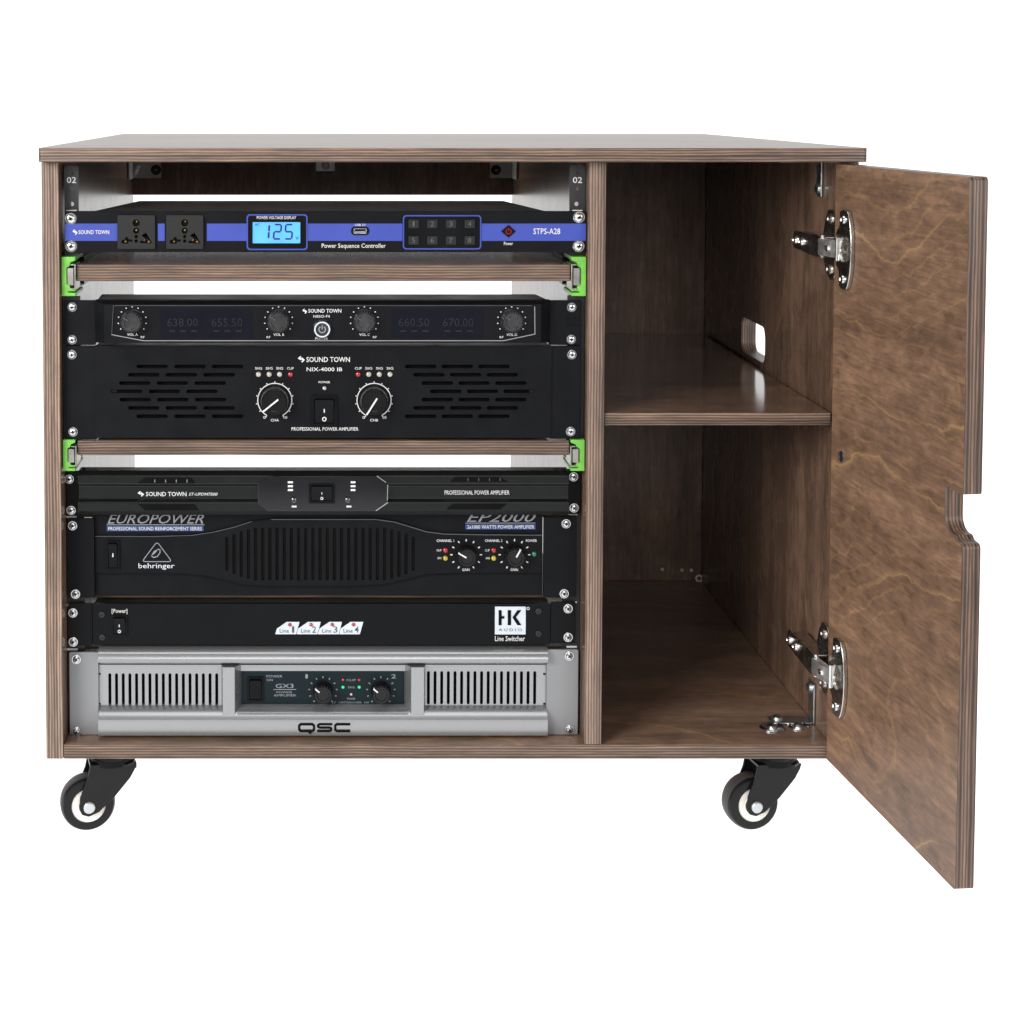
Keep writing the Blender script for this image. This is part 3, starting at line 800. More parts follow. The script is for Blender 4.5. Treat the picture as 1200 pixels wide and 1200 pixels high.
def seg_digit(parent, ch, ua, ub, va, vb, w):
    on = {'1': 'BC', '2': 'ABGED', '5': 'AFGCD'}[ch]
    sl = 1.2
    vm = (va + vb) / 2; gpx = .55
    L = {'A': ((ua + gpx, va), (ub - gpx, va)), 'G': ((ua + gpx, vm), (ub - gpx, vm)), 'D': ((ua + gpx, vb), (ub - gpx, vb)),
         'F': ((ua, va + gpx), (ua, vm - gpx)), 'B': ((ub, va + gpx), (ub, vm - gpx)), 'E': ((ua, vm + gpx), (ua, vb - gpx)), 'C': ((ub, vm + gpx), (ub, vb - gpx))}
    g = G()
    for k in on: 
        q = [(u + sl * (vb - v) / (vb - va), v) for u, v in L[k]]
        g.stroke(ppts(q, YS), w * PXM(Y), YS - .0003, YS - .0001)
    link('digit', g, 'lcd_ink', parent)
seg_digit(scr, '1', 306, 314.5, 263.5, 279.5, 2.0); seg_digit(scr, '2', 320.5, 328.5, 263.2, 280, 1.8); seg_digit(scr, '5', 333.8, 341.8, 263.2, 280, 1.8)
lettering(scr, 'V', (346.2, 276.8, 350, 281), YS, 'lcd_ink', bold=0.0028); lettering(scr, 'AC', (298.6, 261.6, 304.6, 264.6), YS, 'lcd_ink')
g = G(); a0, a1, b0, b1 = R(411.5, 265.5, 432.5, 275.5, Y); g.prism(rrect(a0, a1, b0, b1, (b1 - b0) * .42, 5), Y - .001, Y - .0004)
o = link('usb_port', g, 'black_satin', d)
g = G(); a0, a1, b0, b1 = R(414.5, 267.5, 429.5, 273.8, Y); g.prism(rrect(a0, a1, b0, b1, .0006, 2), Y - .0018, Y - .0011, [rrect(a0 + .0008, a1 - .0008, b0 + .0006, b1 - .0006, .0003, 2)])
g.box(a0 + .0012, a1 - .0012, Y - .0016, Y - .0011, b0 + .0005, b0 + .0024); link('port_shell', g, 'steel_bright', o)
lettering(d, 'USB 5V', (416, 262.3, 428.5, 264.8), Y - .0004, bold=0.0042)
lettering(d, 'Power Sequence Controller', (377, 285.3, 452, 292), Y, bold=0.0021)
o = ring(d, (472, 252, 564, 292.3), Y, 1.5, 'blue_stripe', 'black_satin')
for i in range(8):
    uc, vc = 484.6 + 21.9 * (i % 4), 262.3 if i < 4 else 281.6
    a0, a1, b0, b1 = R(uc - 6, vc - 5, uc + 6, vc + 5, Y)
    g = G(); g.prism(rrect(a0, a1, b0, b1, .0008, 2), Y - .0019, Y - .0006); kb = link('key', g, 'socket_grey', o, bevel=.0004)
    lettering(kb, str(i + 1), (uc - (1 if i == 0 else 2), vc - 3, uc + (1 if i == 0 else 2), vc + 3), Y - .0019, 'dim_print')
pd = ppts([(595.8, 263.5), (604.5, 271), (595.8, 278.5), (587, 271)], Y)
g = G(); g.prism(pd, Y - .0012, Y - .0004); o = link('power_button', g, 'black_satin', d, bevel=.0003)
c_ = U(595.8, 271, Y); pm = PXM(Y)
g = G(); g.stroke(circ(c_[0], c_[1], 3.0 * pm, 14, 125, 415), .9 * pm, Y - .0016, Y - .0012); g.stroke([(c_[0], c_[1] + .4 * pm), (c_[0], c_[1] + 4 * pm)], .9 * pm, Y - .0016, Y - .0012); link('mark', g, 'led_red', o)
lettering(d, 'Power', (590.5, 283.3, 601, 287.3), Y, bold=0.0028); lettering(d, 'STPS-A28', (625, 267.6, 656.5, 274.4), Y - .0004, bold=0.0042)
for u, v in ((83, 256), (83.5, 288.5), (678.5, 254.5), (678, 288.5)): screw(d, u, v, Y, SCREW_BIG)

# ------------------------------------------------------------------ unit 2: four-channel receiver
YE, Y = .010, -.004
x0, x1, z0, z1 = R(109.5, 353.5, 646.5, 403.8, Y)
d = thing('wireless_receiver', 'black receiver with four silver-capped knobs and a round ringed power button', 'receiver', ((x0 + x1) / 2, .05, z0))
ears(d, (74.5, 352, 112, 404.3), (643, 352, 681.5, 404.3), YE, YE + .003, 'black_powder')
ch = .0026
win = [(133, 358.5), (623.5, 358.5), (626, 391), (590, 398.6), (168, 398.6), (131, 391.5)]
wp = ppts(win, Y)
g = G()
# moulded fascia: sloping top and side faces round a flat front with a recessed window
zz0, zz1 = z0, z1
front = [(x0 + .010, zz0 + .0015), (x1 - .010, zz0 + .0015), (x1 - .010, zz1 - ch), (x0 + .010, zz1 - ch)]
g.prism(front, Y, Y + .003, [wp[::-1]])
o_ = [(x0, zz0), (x1, zz0), (x1, zz1), (x0, zz1)]
A = [g.bm.verts.new((p_[0], Y, p_[1])) for p_ in front]; B = [g.bm.verts.new((p_[0], YE - .0002 if i < 2 else .004, p_[1])) for i, p_ in enumerate(o_)]; C = [g.bm.verts.new((p_[0], YE + .004, p_[1])) for p_ in o_]
for i in range(4):
    j = (i + 1) % 4
    g._f([A[i], A[j], B[j], B[i]]); g._f([B[i], B[j], C[j], C[i]])
g._f(C)
link('fascia', g, 'black_powder', d)
g = G(); g.prism(wp, Y + .0012, Y + .0026); link('window', g, 'black_gloss', d)
YW = Y + .0010
g = G(); g.stroke(ppts([(626.5, 359), (626.8, 391.4), (590, 399.2), (168, 399.2), (130.5, 392)], Y), .9 * PXM(Y), Y - .0006, Y - .0001); link('trim_line', g, 'grey_print', d)
g = G(); g.stroke(ppts([(131, 391), (133, 358.2), (623.5, 358.2)], Y), .5 * PXM(Y), Y - .0004, Y - .0001); link('trim_line', g, 'dim_print', d)
zt = z1 - .0005
rl, rr_ = UZ(119, 344.8, zt), UZ(628, 344.8, zt)
chassis(d, z0 + .003, zt, (x0 + .001, x1 - .001), (rl[0], rr_[0], rl[1]), YE + .0042)
for uc, lab, rf in ((155, 'VOL A', 1), (326.5, 'VOL B', -1), (427, 'VOL C', 1), (599.5, 'VOL D', -1)):
    k_ = knob(d, uc, 376, YW, 13.2, .011, {155: 150, 326.5: 145, 427: 148, 599.5: 140}[uc], 'knob_metal', 'dim_print', (.3, .8), .05, knurl=24)
    ticks(d, uc, 376, YW, 16.5, 0, 215, -35, 11, .75, dot=True)
    lettering(d, lab, (uc - 6, 390.6, uc + 6.5, 393.6), YW)
    lettering(d, 'RF', (uc + 12 * rf - 2, 393.8, uc + 12 * rf + 2.5, 396.2), YW)
for ua, ub, da, db in ((188, 296, '638.00', '655.50'), (459, 566, '660.50', '670.00')):
    s_ = link('display', pbox((ua, 362.5, ub, 395.5), YW - .0003, YW - .0001), 'screen_navy', d)
    for k, t_ in enumerate((da, db)):
        uu = ua + 8 + k * 52
        lettering(s_, t_, (uu, 373, uu + 36, 382.5), YW - .0003, 'digit_blue')
        for m_ in range(3): link('mark', pbox((uu + 2 + m_ * 13, 387, uu + 9 + m_ * 13, 389), YW - .0006, YW - .0004), 'digit_blue', s_)
logo_mark(d, (354.3, 361.6, 360, 367.6), YW); lettering(d, 'SOUND TOWN', (361.3, 362, 400, 366.4), YW, bold=0.008)
lettering(d, 'NESO-F4', (367.3, 369.2, 386.5, 372.2), YW, bold=0.0028); lettering(d, 'POWER', (369.5, 395.4, 384.3, 398), YW, bold=0.0028)
x, z = U(377.5, 385.3, YW); pm = PXM(YW)
g = G(); g.lathe((x, YW, z), [(11 * pm, 0), (11 * pm, -.003), (9.6 * pm, -.0048), (7.6 * pm, -.0048), (7.2 * pm, -.0040), (0, -.0040)], 'y', 36); o = link('power_button', g, 'knob_metal', d)
g = G(); g.prism(circ(x, z, 9.3 * pm, 32), YW - .0052, YW - .0047, [circ(x, z, 7.7 * pm, 32)]); link('light_ring', g, 'tag_white', o)
g = G(); g.stroke(circ(x, z, 3.8 * pm, 16, 125, 415), 1.1 * pm, YW - .0045, YW - .0039); g.stroke([(x, z), (x, z + 5 * pm)], 1.1 * pm, YW - .0045, YW - .0039); link('mark', g, 'grey_print', o)
for k in (373.2, 381.3): link('ridge', pbox((664, k, 679.5, k + 1.2), YE - .0009, YE - .0001), 'black_powder', d)
for u, v in ((84.8, 359.8), (84.8, 398), (669.8, 360), (669.3, 397.5)): screw(d, u, v, YE)

# ------------------------------------------------------------------ unit 3: two-unit amplifier with slotted vents
YE, Y = .010, .0075
x0, x1, z0, z1 = R(111, 405.5, 646, 513.2, Y)
d = thing('power_amplifier', 'black power amplifier with rows of short vent slots and two white-ringed black dials', 'amplifier', ((x0 + x1) / 2, .2, z0))
ears(d, (75.5, 405.5, 113, 515), (644, 405.5, 681, 514), YE - .001, YE + .003, 'black_powder')
slots = []
pm = PXM(Y, 460)
rowsL = [160, 150, 139.5, 130, 140, 150, 160]; rowsR = [474.5, 484.2, 494.2, 504, 494.2, 484.4, 474.5]
for i in range(7):
    v = 429.5 + 9.72 * i
    for k in range(3):
        for ua in (rowsL[i] + 44.2 * k, rowsR[i] + 43 * k):
            a0, a1, b0, b1 = R(ua, v - 2.1, ua + 36.8, v + 2.1, Y)
            slots.append(rrect(a0, a1, b0, b1, (b1 - b0) * .48, 3)[::-1])
g = G(); g.prism([(x0, z0), (x1, z0), (x1, z1), (x0, z1)], Y, Y + .0035, slots)
link('front_panel', g, 'black_powder', d)
g = G(); g.box(x0 + .02, x1 - .02, Y + .006, Y + .0075, z0 + .004, z1 - .004); link('vent_dark_sheet', g, 'hole_black', d)  # black sheet paints the dark inside the slots
chassis(d, z0 + .001, z1 - .001, (x0, x1), (x0 + .004, x1 - .004, .36), Y + .008)
g = G(); g.box(x0, x0 + .003, Y + .0036, Y + .0079, z0, z1); g.box(x1 - .003, x1, Y + .0036, Y + .0079, z0, z1); g.box(x0 + .0031, x1 - .0031, Y + .0036, Y + .0079, z1 - .002, z1); link('panel_rim', g, 'black_powder', d)
logo_mark(d, (349, 417, 357.3, 424.8), Y); lettering(d, 'SOUND TOWN', (359, 418.3, 410, 424.2), Y, bold=0.008)
lettering(d, 'NIX-4000 IB', (359.3, 430.5, 401, 435), Y, bold=0.0056)
for us, red in (((303, 315.5, 327.7, 340.3), 340.3), ((419.8, 432.2, 444.6, 457), 419.8)):
    for u in us:
        led(d, u, 438.6, Y, 3.0 * pm, 'led_red' if u == red else 'led_clear')
        lettering(d, 'CLIP' if u == red else 'SIG', (u - 4, 430.2, u + 4, 433), Y, bold=0.0042)
for uc, lab, ang in ((322, 'CHA', 219), (438.3, 'CHB', 238)):
    x, z = U(uc, 469, Y)
    g = G(); g.stroke(circ(x, z, 20 * pm, 40, -62, 242), 1.1 * pm, Y - .0004, Y - .0001); link('scale_ring', g, 'white_print', d)
    ticks(d, uc, 469, Y, 20, 22.3, -62, 242, 13, 1.1)
    knob(d, uc, 469, Y, 17.8, .012, ang, 'knob_black', 'white_print', (-.32, .95), .075)
    lettering(d, lab, (uc - 4.7, 490.8, uc + 4.7, 493.8), Y, bold=0.0042)
    lettering(d, '0', (uc - 13.5, 487.5, uc - 10.5, 490.7), Y, bold=0.0042); lettering(d, '10', (uc + 10.5, 487.5, uc + 14.5, 490.7), Y, bold=0.0042)
lettering(d, 'POWER', (373.4, 446.6, 387, 449), Y, bold=0.0042); led(d, 380.3, 454.8, Y, 2.3 * pm, 'led_clear')
rocker(d, (364.5, 463, 395.5, 500), Y, frame=4)
lettering(d, 'PROFESSIONAL POWER AMPLIFIER', (341.6, 500.6, 420, 504.6), Y, bold=0.0042)
for u, v in ((84.5, 415.5), (85.8, 506), (670, 415.5), (668.5, 505.5)): screw(d, u, v, YE - .001)

# ------------------------------------------------------------------ unit 4: slim amplifier with bevelled bar front
YE, Y = .010 + LB, -.008 + LB
d = thing('power_amplifier', 'slim black power amplifier with a grooved bar front just below the lower pull-out board', 'amplifier', (0, .05, U(375, 603, 0)[1]))
ears(d, (75, 553.5, 93, 604.5), (666, 551.5, 683, 602.5), YE - .001, YE + .003, 'black_satin')
x0, x1 = U(91, 578, Y)[0], U(667.5, 576, Y)[0]
zv = lambda v: U(375, v, Y)[1]
pr = [(YE + .003, zv(553)), (-.002 + LB, zv(553)), (Y, zv(558)), (Y, zv(567.5)), (Y + .0045, zv(570.5)), (Y + .0045, zv(585.5)), (Y, zv(589)), (Y, zv(599)), (-.004 + LB, zv(605)), (YE + .003, zv(605))]
g = G(); g.prism(pr, x0, x1, axis='x')
link('fascia', g, 'black_piano', d, bevel=.0009)
z0, z1 = zv(602), zv(575)
chassis(d, z0, z1, (x0 + .01, x1 - .01), (x0 + .012, x1 - .012, .09 + LB), YE + .0032)
oc = ppts([(318, 557.5), (441, 557.5), (454.5, 567.5), (454.5, 588.5), (441, 598.8), (314, 598.8), (302, 589), (302, 567)], Y)
g = G(); g.prism(oc, Y - .0016, Y + .0044); o = link('centre_panel', g, 'black_gloss', d, bevel=.0006)
YC = Y - .0016; pm = PXM(Y)
g = G(); g.stroke(ppts([(441.5, 557.3), (452.5, 565)], Y), .9 * pm, YC - .0004, YC - .0001); g.stroke(ppts([(440.5, 598), (454.6, 588.2)], Y), 1.2 * pm, YC - .0004, YC - .0001); g.stroke(ppts([(454.3, 567.5), (453.8, 586)], Y), .9 * pm, YC - .0004, YC - .0001)
link('trim_line', g, 'grey_print', o)
rocker(o, (361.8, 566, 392.5, 589.5), YC, frame=2.6)
for us, knob_u, lab in (((337.3, 343.3), 344.5, (342, 347.5)), ((411, 416.5), 407.5, (406, 411.8))):
    for v in (565.2, 569.8, 574.3): link('mark', pbox((us[0], v - 1.1, us[1], v + 1.1), YC - .0004, YC - .0001), 'white_print', o)
    x, z = U(knob_u, 585.4, YC); g = G(); g.lathe((x, YC, z), [(3.4 * pm, 0), (3 * pm, -.003), (2 * pm, -.0034), (0, -.003)], 'y', 16); link('knob', g, 'knob_metal', o)
    link('mark', pbox((lab[0], 592.6, lab[1], 594.6), YC - .0004, YC - .0001), 'white_print', o)
YM = Y + .0045
logo_mark(d, (161.3, 575.3, 169, 581.8), YM); lettering(d, 'SOUND TOWN', (171, 576.4, 218.5, 581.4), YM, bold=0.008)
lettering(d, 'ST-UPDM7500', (221, 577.3, 255, 580.8), YM, shear=.35, bold=0.0042)
lettering(d, 'PROFESSIONAL POWER AMPLIFIER', (521, 574.6, 597, 579.6), YM, 'white_print')
for pts_ in ([(161, 566.2), (170, 559.8), (224, 559.8), (229, 566.2)], [(162, 591), (228, 591), (233, 598), (170, 598)], [(528, 564.5), (533, 558.6), (585, 558.6), (595, 564.5)], [(523, 597), (531, 590), (594, 590), (586, 597)]):
    g = G(); g.prism(ppts(pts_, Y), Y - .0007, Y - .0001); o = link('accent_plate', g, 'hole_black', d)
    if pts_[0][1] < 570:
        u0 = pts_[0][0] + 20; vv = pts_[0][1] - 2.5
        for k in range(4): link('mark', pbox((u0 + k * 12.6, vv - 1.7, u0 + k * 12.6 + .8, vv + 1.7), Y - .0010, Y - .0008), 'grey_print' if u0 < 300 else 'dim_print', o)
for u, v in ((81.3, 561.3), (83.5, 597.8), (672, 558.5), (672.6, 595)): screw(d, u, v, YE - .001)

# ------------------------------------------------------------------ unit 5: two-unit amplifier with tall vertical slots
YE, Y = .009 + LB, .014 + LB
x0, x1, z0, z1 = R(111, 603.5, 635.5, 697, Y)
d = thing('power_amplifier', 'black power amplifier with central block of tall vertical vent slots and triangle emblem', 'amplifier', ((x0 + x1) / 2, .1, z0))
ears(d, (79.5, 607.5, 110.5, 700.5), (637.5, 606, 675.5, 699.5), YE, YE + .003, 'black_powder', lip=.016 + LB)
slots = []
for i in range(27):
    u = 266 + (484.4 - 266) * i / 26
    e = min(i, 26 - i)
    dv = {0: 11, 1: 7.2, 2: 4, 3: 1.8}.get(e, 0)
    a0, a1, b0, b1 = R(u - 1.9, 618.3 + dv, u + 1.9, 680 - dv, Y - .0016)
    slots.append(rrect(a0, a1, b0, b1, (a1 - a0) * .4, 2)[::-1])
YB = Y - .0016
up = [(111.5, 628.3), (180, 628.6), (225, 627.3), (250, 623.5), (275, 617.5), (295, 611), (318, 608.5), (440, 608.5), (462, 611.5), (482, 617.5), (500, 623), (520, 625.6), (560, 626.4), (635, 627)]
lo = [(635, 672.5), (540, 672.5), (500, 674), (475, 680), (450, 685.5), (420, 687.8), (310, 687.8), (285, 686), (262, 680.5), (240, 675.5), (210, 673), (111.5, 672.5)]
g = G(); g.box(x0, x1, Y, Y + .0005, z0, z1); link('front_panel', g, 'black_powder', d)
g = G(); g.prism(ppts(up + lo, YB)[::-1], YB, Y - .0001, slots); link('vent_field', g, 'black_powder', d, bevel=.0004)
g = G(); g.prism(ppts([(263, 627), (272, 622), (300, 616), (452, 616), (478, 622), (487, 627), (487, 671), (478, 677), (452, 682), (300, 682), (272, 677), (263, 671)], Y), Y - .0003, Y - .00005); link('vent_shade', g, 'hole_black', d)  # black plate under the slots paints the shade of their depth
g = G(); g.stroke(ppts(up[6:], YB), .8 * PXM(Y), YB - .0010, YB - .0001); g.stroke(ppts(up[:6], YB), .6 * PXM(Y), YB - .0008, YB - .0001); link('trim_line', g, 'dim_print', d)
g = G(); g.stroke(ppts(lo, YB), .6 * PXM(Y), YB - .0007, YB - .0001); link('trim_line', g, 'black_satin', d)
chassis(d, z0, z1, (x0, x1), (x0 + .003, x1 - .003, .17), Y + .0006)
lettering(d, 'EUROPOWER', (126, 602.5, 239, 613.6), Y, 'grey_print', shear=.35, bold=0.0028)
link('underline', pbox((125, 614.6, 239.5, 615.4), Y - .0004, Y - .0001), 'grey_print', d)
o = link('name_band', pbox((125, 616.4, 238.5, 622.4), Y - .0006, Y - .0001), 'blue_band', d)
lettering(o, 'PROFESSIONAL SOUND REINFORCEMENT SERIES', (127, 617.4, 236.5, 621.4), Y - .0006, 'white_print')
lettering(d, 'EP2000', (547, 600.5, 628, 611.6), Y, 'grey_print', shear=.35, bold=0.0028)
link('underline', pbox((545.5, 612.6, 627.5, 613.4), Y - .0004, Y - .0001), 'grey_print', d)
o = link('name_band', pbox((545.5, 614.4, 627.5, 620.4), Y - .0006, Y - .0001), 'blue_band', d)
lettering(o, '2x1000 WATTS POWER AMPLIFIER', (547.5, 615.4, 626, 619.4), Y - .0006, 'white_print')
rocker(d, (124.5, 633, 140.5, 668), YB, frame=2.6, io=False); link('mark', pbox((131.7, 648.5, 132.9, 652.8), YB - .0044, YB - .0036), 'white_print', d)
pm = PXM(YB, 650)
def rtri(cx, v0, v1, hw, r):
    P_ = [(cx, v0), (cx + hw, v1), (cx - hw, v1)]; out_ = []
    for i in range(3):
        a, b, c = Vector(P_[i - 1]), Vector(P_[i]), Vector(P_[(i + 1) % 3])
        p0, p1 = b + (a - b).normalized() * r, b + (c - b).normalized() * r
        for k in range(5):
            t = k / 4; out_.append(tuple((1 - t) ** 2 * p0 + 2 * t * (1 - t) * b + t * t * p1))
    return out_
g = G(); g.stroke(ppts(rtri(184, 634.6, 658, 17.5, 4), YB), .9 * pm, YB - .0005, YB - .0001, True)
g.stroke(ppts([(177.5, 651.5), (180.5, 653.2), (184.5, 651.8), (187.6, 647.5), (187.6, 644.2), (185, 643.2)], YB), 1.1 * pm, YB - .0005, YB - .0001)
g.prism(ppts([(185, 643.4), (180.5, 645.5), (177.2, 651), (180.5, 649.2), (183.2, 646.8)], YB), YB - .0005, YB - .0001)
link('emblem', g, 'grey_print', d)
lettering(d, 'behringer', (162.3, 660, 204.6, 667.6), YB, 'tag_white', bold=0.0035)
for uc, ch, ang in ((546.2, '1', 150), (602.8, '2', 62)):
    ticks(d, uc, 650, YB, 16, 18.6, -60, 240, 11, 1.3)
    knob(d, uc, 650, YB, 12.2, .012, ang, 'knob_black', 'white_print', (.1, .95), .1, knurl=18)
    led(d, uc - 24.2, 644.6, YB, 2.9 * pm, 'led_red'); led(d, uc - 24.2, 654, YB, 2.9 * pm, 'led_yellow')
    lettering(d, 'CHANNEL ' + ch, (uc - 34.5, 632, uc - 14.2, 635), YB, bold=0.0042)
    lettering(d, 'CLIP', (uc - 34.5, 643.6, uc - 29, 646), YB, bold=0.0042); lettering(d, 'SIG', (uc - 33.5, 652.8, uc - 29, 655.2), YB, bold=0.0042)
    lettering(d, 'GAIN', (uc - 4.5, 666, uc + 4.2, 669), YB, bold=0.0042)
lettering(d, 'POWER', (616.3, 632, 629, 635), YB, bold=0.0042); led(d, 626, 649, YB, 2.9 * pm, 'led_green')
for u, v in ((85.2, 615.8), (88.6, 699 - 3), (663.3, 613.5), (661, 695.5)): screw(d, u, v, YE)

# ------------------------------------------------------------------ unit 6: line switcher
Y = .010 + LB
x0, x1, z0, z1 = R(80, 707.2, 674, 755.5, Y)
d = thing('line_switcher', 'thin black line switcher with four white numbered tags and a square white logo', 'line switcher', ((x0 + x1) / 2, .1, z0))
g = G(); g.prism(rrect(U(108.6, 730, Y)[0], U(644.5, 730, Y)[0], z0, z1, .0005, 2), Y - .0008, Y + .003); link('front_panel', g, 'black_satin', d, bevel=.0004)
ears(d, (80, 707, 108, 756.5), (645.2, 705.5, 674.5, 754), Y, Y + .003, 'black_satin')
chassis(d, z0 + .002, z1 - .006, (x0 + .022, x1 - .022), (x0 + .022, x1 - .022, .2), Y + .0032)
YP = Y - .0008; pm = PXM(Y, 730)
rocker(d, (130.8, 720.5, 149.5, 745), YP, frame=2.2)
lettering(d, '[Power]', (131, 713.5, 149.2, 719.6), YP, bold=0.0028)
for u, v in ((119.5, 720), (120, 746.6), (631, 716), (631, 742.3)):
    x, z = U(u, v, YP); g = G(); g.lathe((x, YP, z), [(3.6 * pm, 0), (3.4 * pm, -.0012), (1.9 * pm, -.0014), (1.7 * pm, -.0003), (0, -.0003)], 'y', 16); link('socket_screw', g, 'rail_grey', d)
for i in range(4):
    du = 24.9 * i
    g = G(); g.prism(ppts([(322.7 + du, 743), (324.4 + du, 736.6), (336 + du, 728.6), (351 + du, 728.6), (347 + du, 743)], YP), YP - .0006, YP - .0001); o = link('tag_plate', g, 'tag_white', d)
    led(o, 339.6 + du, 732, YP - .0006, 2.0 * pm, 'led_red')
    lettering(o, 'Line', (327.8 + du, 736.8, 338.6 + du, 741.4), YP - .0006, 'dim_print'); lettering(o, str(i + 1), (340.8 + du + (1.4 if i == 0 else 0), 734, 345.6 + du - (.8 if i == 0 else 0), 741.4), YP - .0006, 'dim_print', bold=0.0014)
o = link('logo_plate', pbox((580, 711, 616, 743.5), YP - .0006, YP - .0001), 'tag_white', d)
yl = YP - .0007
g = G()
for pts_ in ([(584.3, 715), (587.8, 715), (587.8, 732.5), (584.3, 732.5)], [(587.8, 722), (591, 722), (591, 724.8), (587.8, 724.8)], [(595, 715), (598.8, 715), (598.8, 732.5), (595, 732.5)], [(606.2, 715), (610.8, 715), (604.6, 723), (610.8, 732.5), (606.2, 732.5), (600.6, 723.5)]):
    g.prism(ppts(pts_, yl), yl - .0005, yl - .0001)
link('logo_letters', g, 'hole_black', o)
lettering(o, 'A U D I O', (584.3, 736.4, 611.6, 739.6), yl, 'dim_print')
lettering(d, 'Line Switcher', (580, 745.2, 615, 751.2), YP, bold=0.0042)
x, z = U(618.8, 713, YP); g = G(); g.prism(circ(x, z, 1.9 * pm, 12), YP - .0004, YP - .0001, [circ(x, z, 1.1 * pm, 12)]); link('registered_mark', g, 'tag_white', d)
for u, v in ((85.6, 718), (86, 752), (665.6, 713), (665.6, 746.6)): screw(d, u, v, Y)

# ------------------------------------------------------------------ unit 7: silver amplifier
YE, Y = .008 + LB, LB
x0, x1 = U(115, 812, Y)[0], U(642, 812, Y)[0]
zv = lambda v, y=Y: U(375, v, y)[1]
d = thing('power_amplifier', 'silver grey power amplifier with two slotted vent panels on the cabinet floor', 'amplifier', ((x0 + x1) / 2, .2, ZB1))
ears(d, (81.5, 764.5, 115.5, 864), (640.5, 761.5, 677.5, 861), YE, YE + .003, 'silver_ear', lip=.016 + LB)
YI = .012 + LB                                                       # inset face behind the two bars
top = [(YI + .004, zv(762.5)), (Y + .008, zv(762.5)), (Y + .003, zv(764.5)), (Y, zv(768)), (Y - .001, zv(772)), (Y + .001, zv(777)), (Y + .005, zv(780)), (YI + .004, zv(780.5))]
zq = max(zv(861.8), ZB1 + .0005)
bot = [(YI + .004, zv(831)), (Y + .009, zv(833)), (Y + .004, zv(836.5)), (Y + .001, zv(840)), (Y - .001, zv(843)), (Y - .0015, zv(848)), (Y - .0005, zq), (YI + .004, zq)]
g = G(); g.prism(top, x0, x1, axis='x'); link('top_bar', g, 'silver_paint', d)
g = G(); g.prism(bot, x0, x1, axis='x'); link('bottom_bar', g, 'silver_paint', d)
chassis(d, ZB1 + .0015, zv(763.5), (x0 + .001, x1 - .001), (x0 + .003, x1 - .003, .38), YI + .012, 'rail_grey')
za, zb = zv(833.5, YI), zv(779, YI)
for ua, ub, s0, s1, va, vb in ((114.5, 263, 128.8, 254, 789, 827.5), (496, 642, 502, 626.6, 786.5, 825.5)):
    sl = []
    for i in range(17):
        u = s0 + (s1 - s0) * i / 16
        a0, a1, b0, b1 = R(u - 1.75, va, u + 1.75, vb, YI); sl.append(rrect(a0, a1, b0, b1, (a1 - a0) * .45, 2)[::-1])
    a0, a1 = U(ua, 808, YI)[0], U(ub, 808, YI)[0]
    g = G(); g.prism([(a0, za), (a1, za), (a1, zb), (a0, zb)], YI, YI + .003, sl); o = link('vent_panel', g, 'silver_paint', d)
    g = G(); g.box(a0, a1, YI + .006, YI + .008, za, zb); link('vent_shade', g, 'hole_black', o)  # black backing paints the shade inside the vent
    for v in (790, 825): 
        uu = 116.5 if ua < 300 else 638
        link('clip_slot', pbox((uu - 1.3, v - 1, uu + 1.3, v + 1), YI - .0005, YI - .0001), 'hole_black', o)
# pillars either side of the control panel, with a sloping inner cheek
for ua, ub, uc in ((261, 275, 284), (482, 497, 473)):
    yq = .002 + LB
    a0, a1, b0, b1 = R(ua, 782, ub, 838, yq)
    ci = U(uc, 808, YI + .003)[0]
    g = G()
    if uc > ub: pl = [(a0 - .002, YI), (a0, yq), (a1, yq), (ci, YI + .0035), (ci, YI + .005), (a0 - .002, YI + .005)]
    else: pl = [(a1 + .002, YI), (a1, yq), (a0, yq), (ci, YI + .0035), (ci, YI + .005), (a1 + .002, YI + .005)]
    g.prism(pl, b0, b1, axis='z'); link('pillar', g, 'silver_paint', d, bevel=.0006)
YQ = YI + .002
a0, a1, b0, b1 = R(283.5, 786, 473, 826.5, YQ)
cp = link('control_panel', G().box(a0, a1, YQ, YQ + .002, b0, b1), 'teal_panel', d)
g = G(); g.prism([(YQ + .0019, b0), (YQ + .0019, b0 - .001), (Y + .002, zv(836, Y + .002)), (Y + .004, zv(834, Y + .002)), (YQ - .0005, b0 - .0002)], a0 - .004, a1 + .004, axis='x'); link('sill', g, 'silver_paint', d)
g = G(); g.box(a0 - .004, a1 + .004, YQ - .0012, YQ + .002, b1 + .0002, b1 + .006); link('lintel', g, 'silver_paint', d)
pm = PXM(YQ, 808)
rocker(cp, (290, 793, 309, 822), YQ, io=False, frame=2.4)
lettering(cp, 'POWER', (312.3, 791, 331, 793.8), YQ, 'grey_print'); lettering(cp, 'ON', (312.3, 795.4, 319.6, 798.2), YQ, 'grey_print')
lettering(cp, 'GX3', (323, 801.2, 344, 806.2), YQ, 'grey_print', bold=0.0042); link('underline', pbox((320.4, 807.7, 347, 808.4), YQ - .0004, YQ - .0001), 'grey_print', cp)
lettering(cp, 'POWER', (324, 810, 342.5, 812.4), YQ, 'grey_print'); lettering(cp, 'AMPLIFIER', (320.5, 813.4, 347, 816), YQ, 'grey_print')
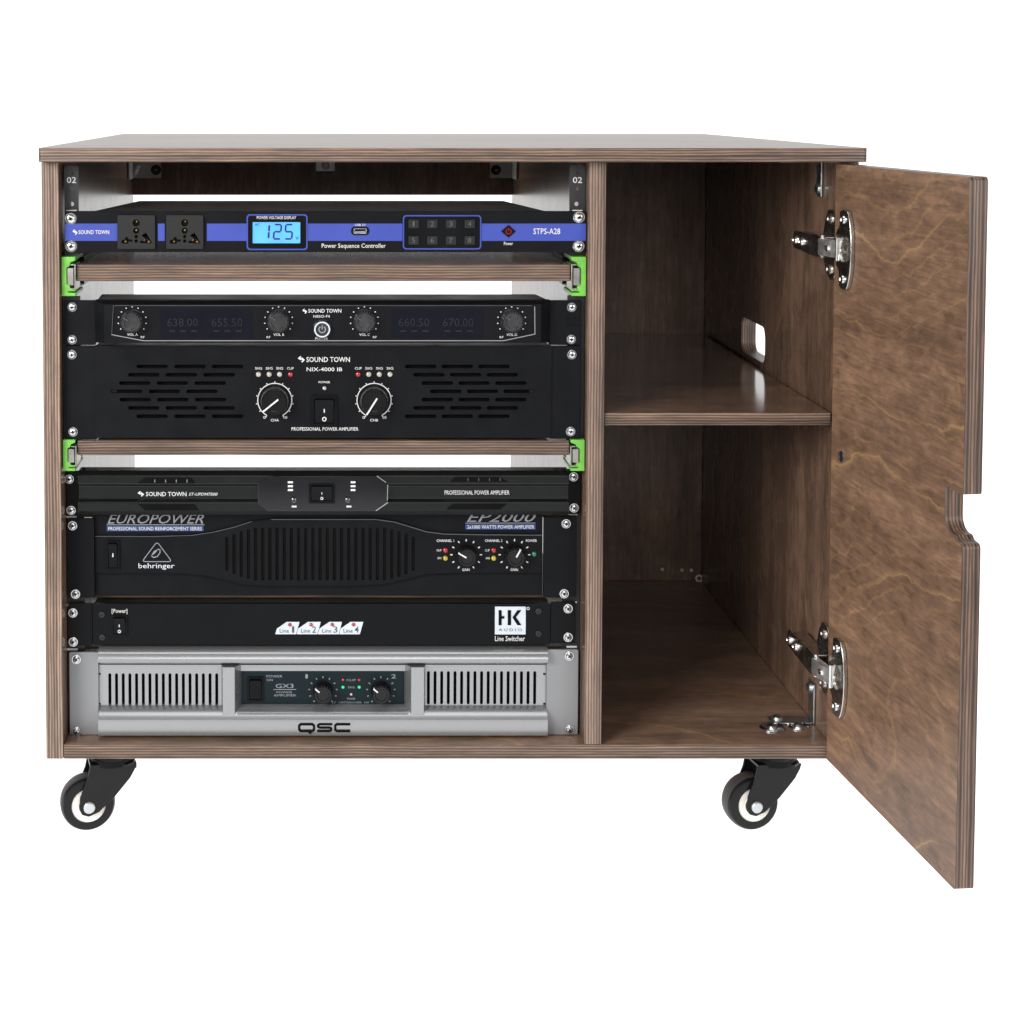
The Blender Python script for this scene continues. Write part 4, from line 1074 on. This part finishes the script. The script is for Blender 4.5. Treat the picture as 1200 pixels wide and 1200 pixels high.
for uc, n_, un in ((378.5, '1', 358), (446.3, '2', 458.5)):
    lettering(cp, n_, (un, 790, un + (2.6 if n_ == '1' else 5.5), 794.8), YQ, 'grey_print', bold=0.0042)
    ticks(cp, uc, 809.5, YQ, 15.2, 17.2, -50, 230, 11, 1.2, 'grey_print')
    knob(cp, uc, 809.5, YQ, 11.8, .012, 140, 'knob_black', 'white_print', (.45, .98), .1, knurl=18)
for u in (402, 421): led(cp, u, 796.6, YQ, 1.7 * pm, 'led_red'); led(cp, u, 805.2, YQ, 1.7 * pm, 'led_green_lit')
lettering(cp, 'CLIP', (406, 795.6, 417, 798), YQ, 'grey_print'); lettering(cp, 'SIG', (407.5, 804.2, 415.5, 806.4), YQ, 'grey_print')
led(cp, 411.6, 813.6, YQ, 1.5 * pm, 'led_clear'); lettering(cp, 'PWR', (407, 817.6, 416.5, 820), YQ, 'grey_print')
lettering(cp, 'LF  CROSSOVER  HF', (389.5, 822, 432.5, 824.2), YQ, 'grey_print')
yl = Y - .0015
qs = 2.6 * PXM(yl, 852)
rq = lambda a, b, c, e: [U(*q, yl) for q in ((a + 2, b), (c - 2, b), (c, b + 1.6), (c, e - 1.6), (c - 2, e), (a + 2, e), (a, e - 1.6), (a, b + 1.6))]
g = G()
g.stroke(rq(350.6, 848.6, 368, 856.6), qs, yl - .0007, yl - .0001, True); g.stroke(ppts([(360.5, 856), (364.5, 859.2)], yl), qs, yl - .00075, yl - .0001)
g.stroke(ppts([(389.5, 848.6), (374.4, 848.6), (372.6, 849.8), (372.6, 851.4), (374.4, 852.6), (386.4, 852.6), (388.2, 853.8), (388.2, 855.4), (386.4, 856.6), (371.6, 856.6)], yl), qs * .92, yl - .0007, yl - .0001)
g.stroke(ppts([(410.5, 848.6), (394.6, 848.6), (392.8, 850.2), (392.8, 855), (394.6, 856.6), (410.5, 856.6)], yl), qs, yl - .0007, yl - .0001)
link('emblem', g, 'hole_black', d)
for u, v in ((89.6, 772.5), (89.6, 857), (667, 768.5), (667.3, 855)): screw(d, u, v, YE)
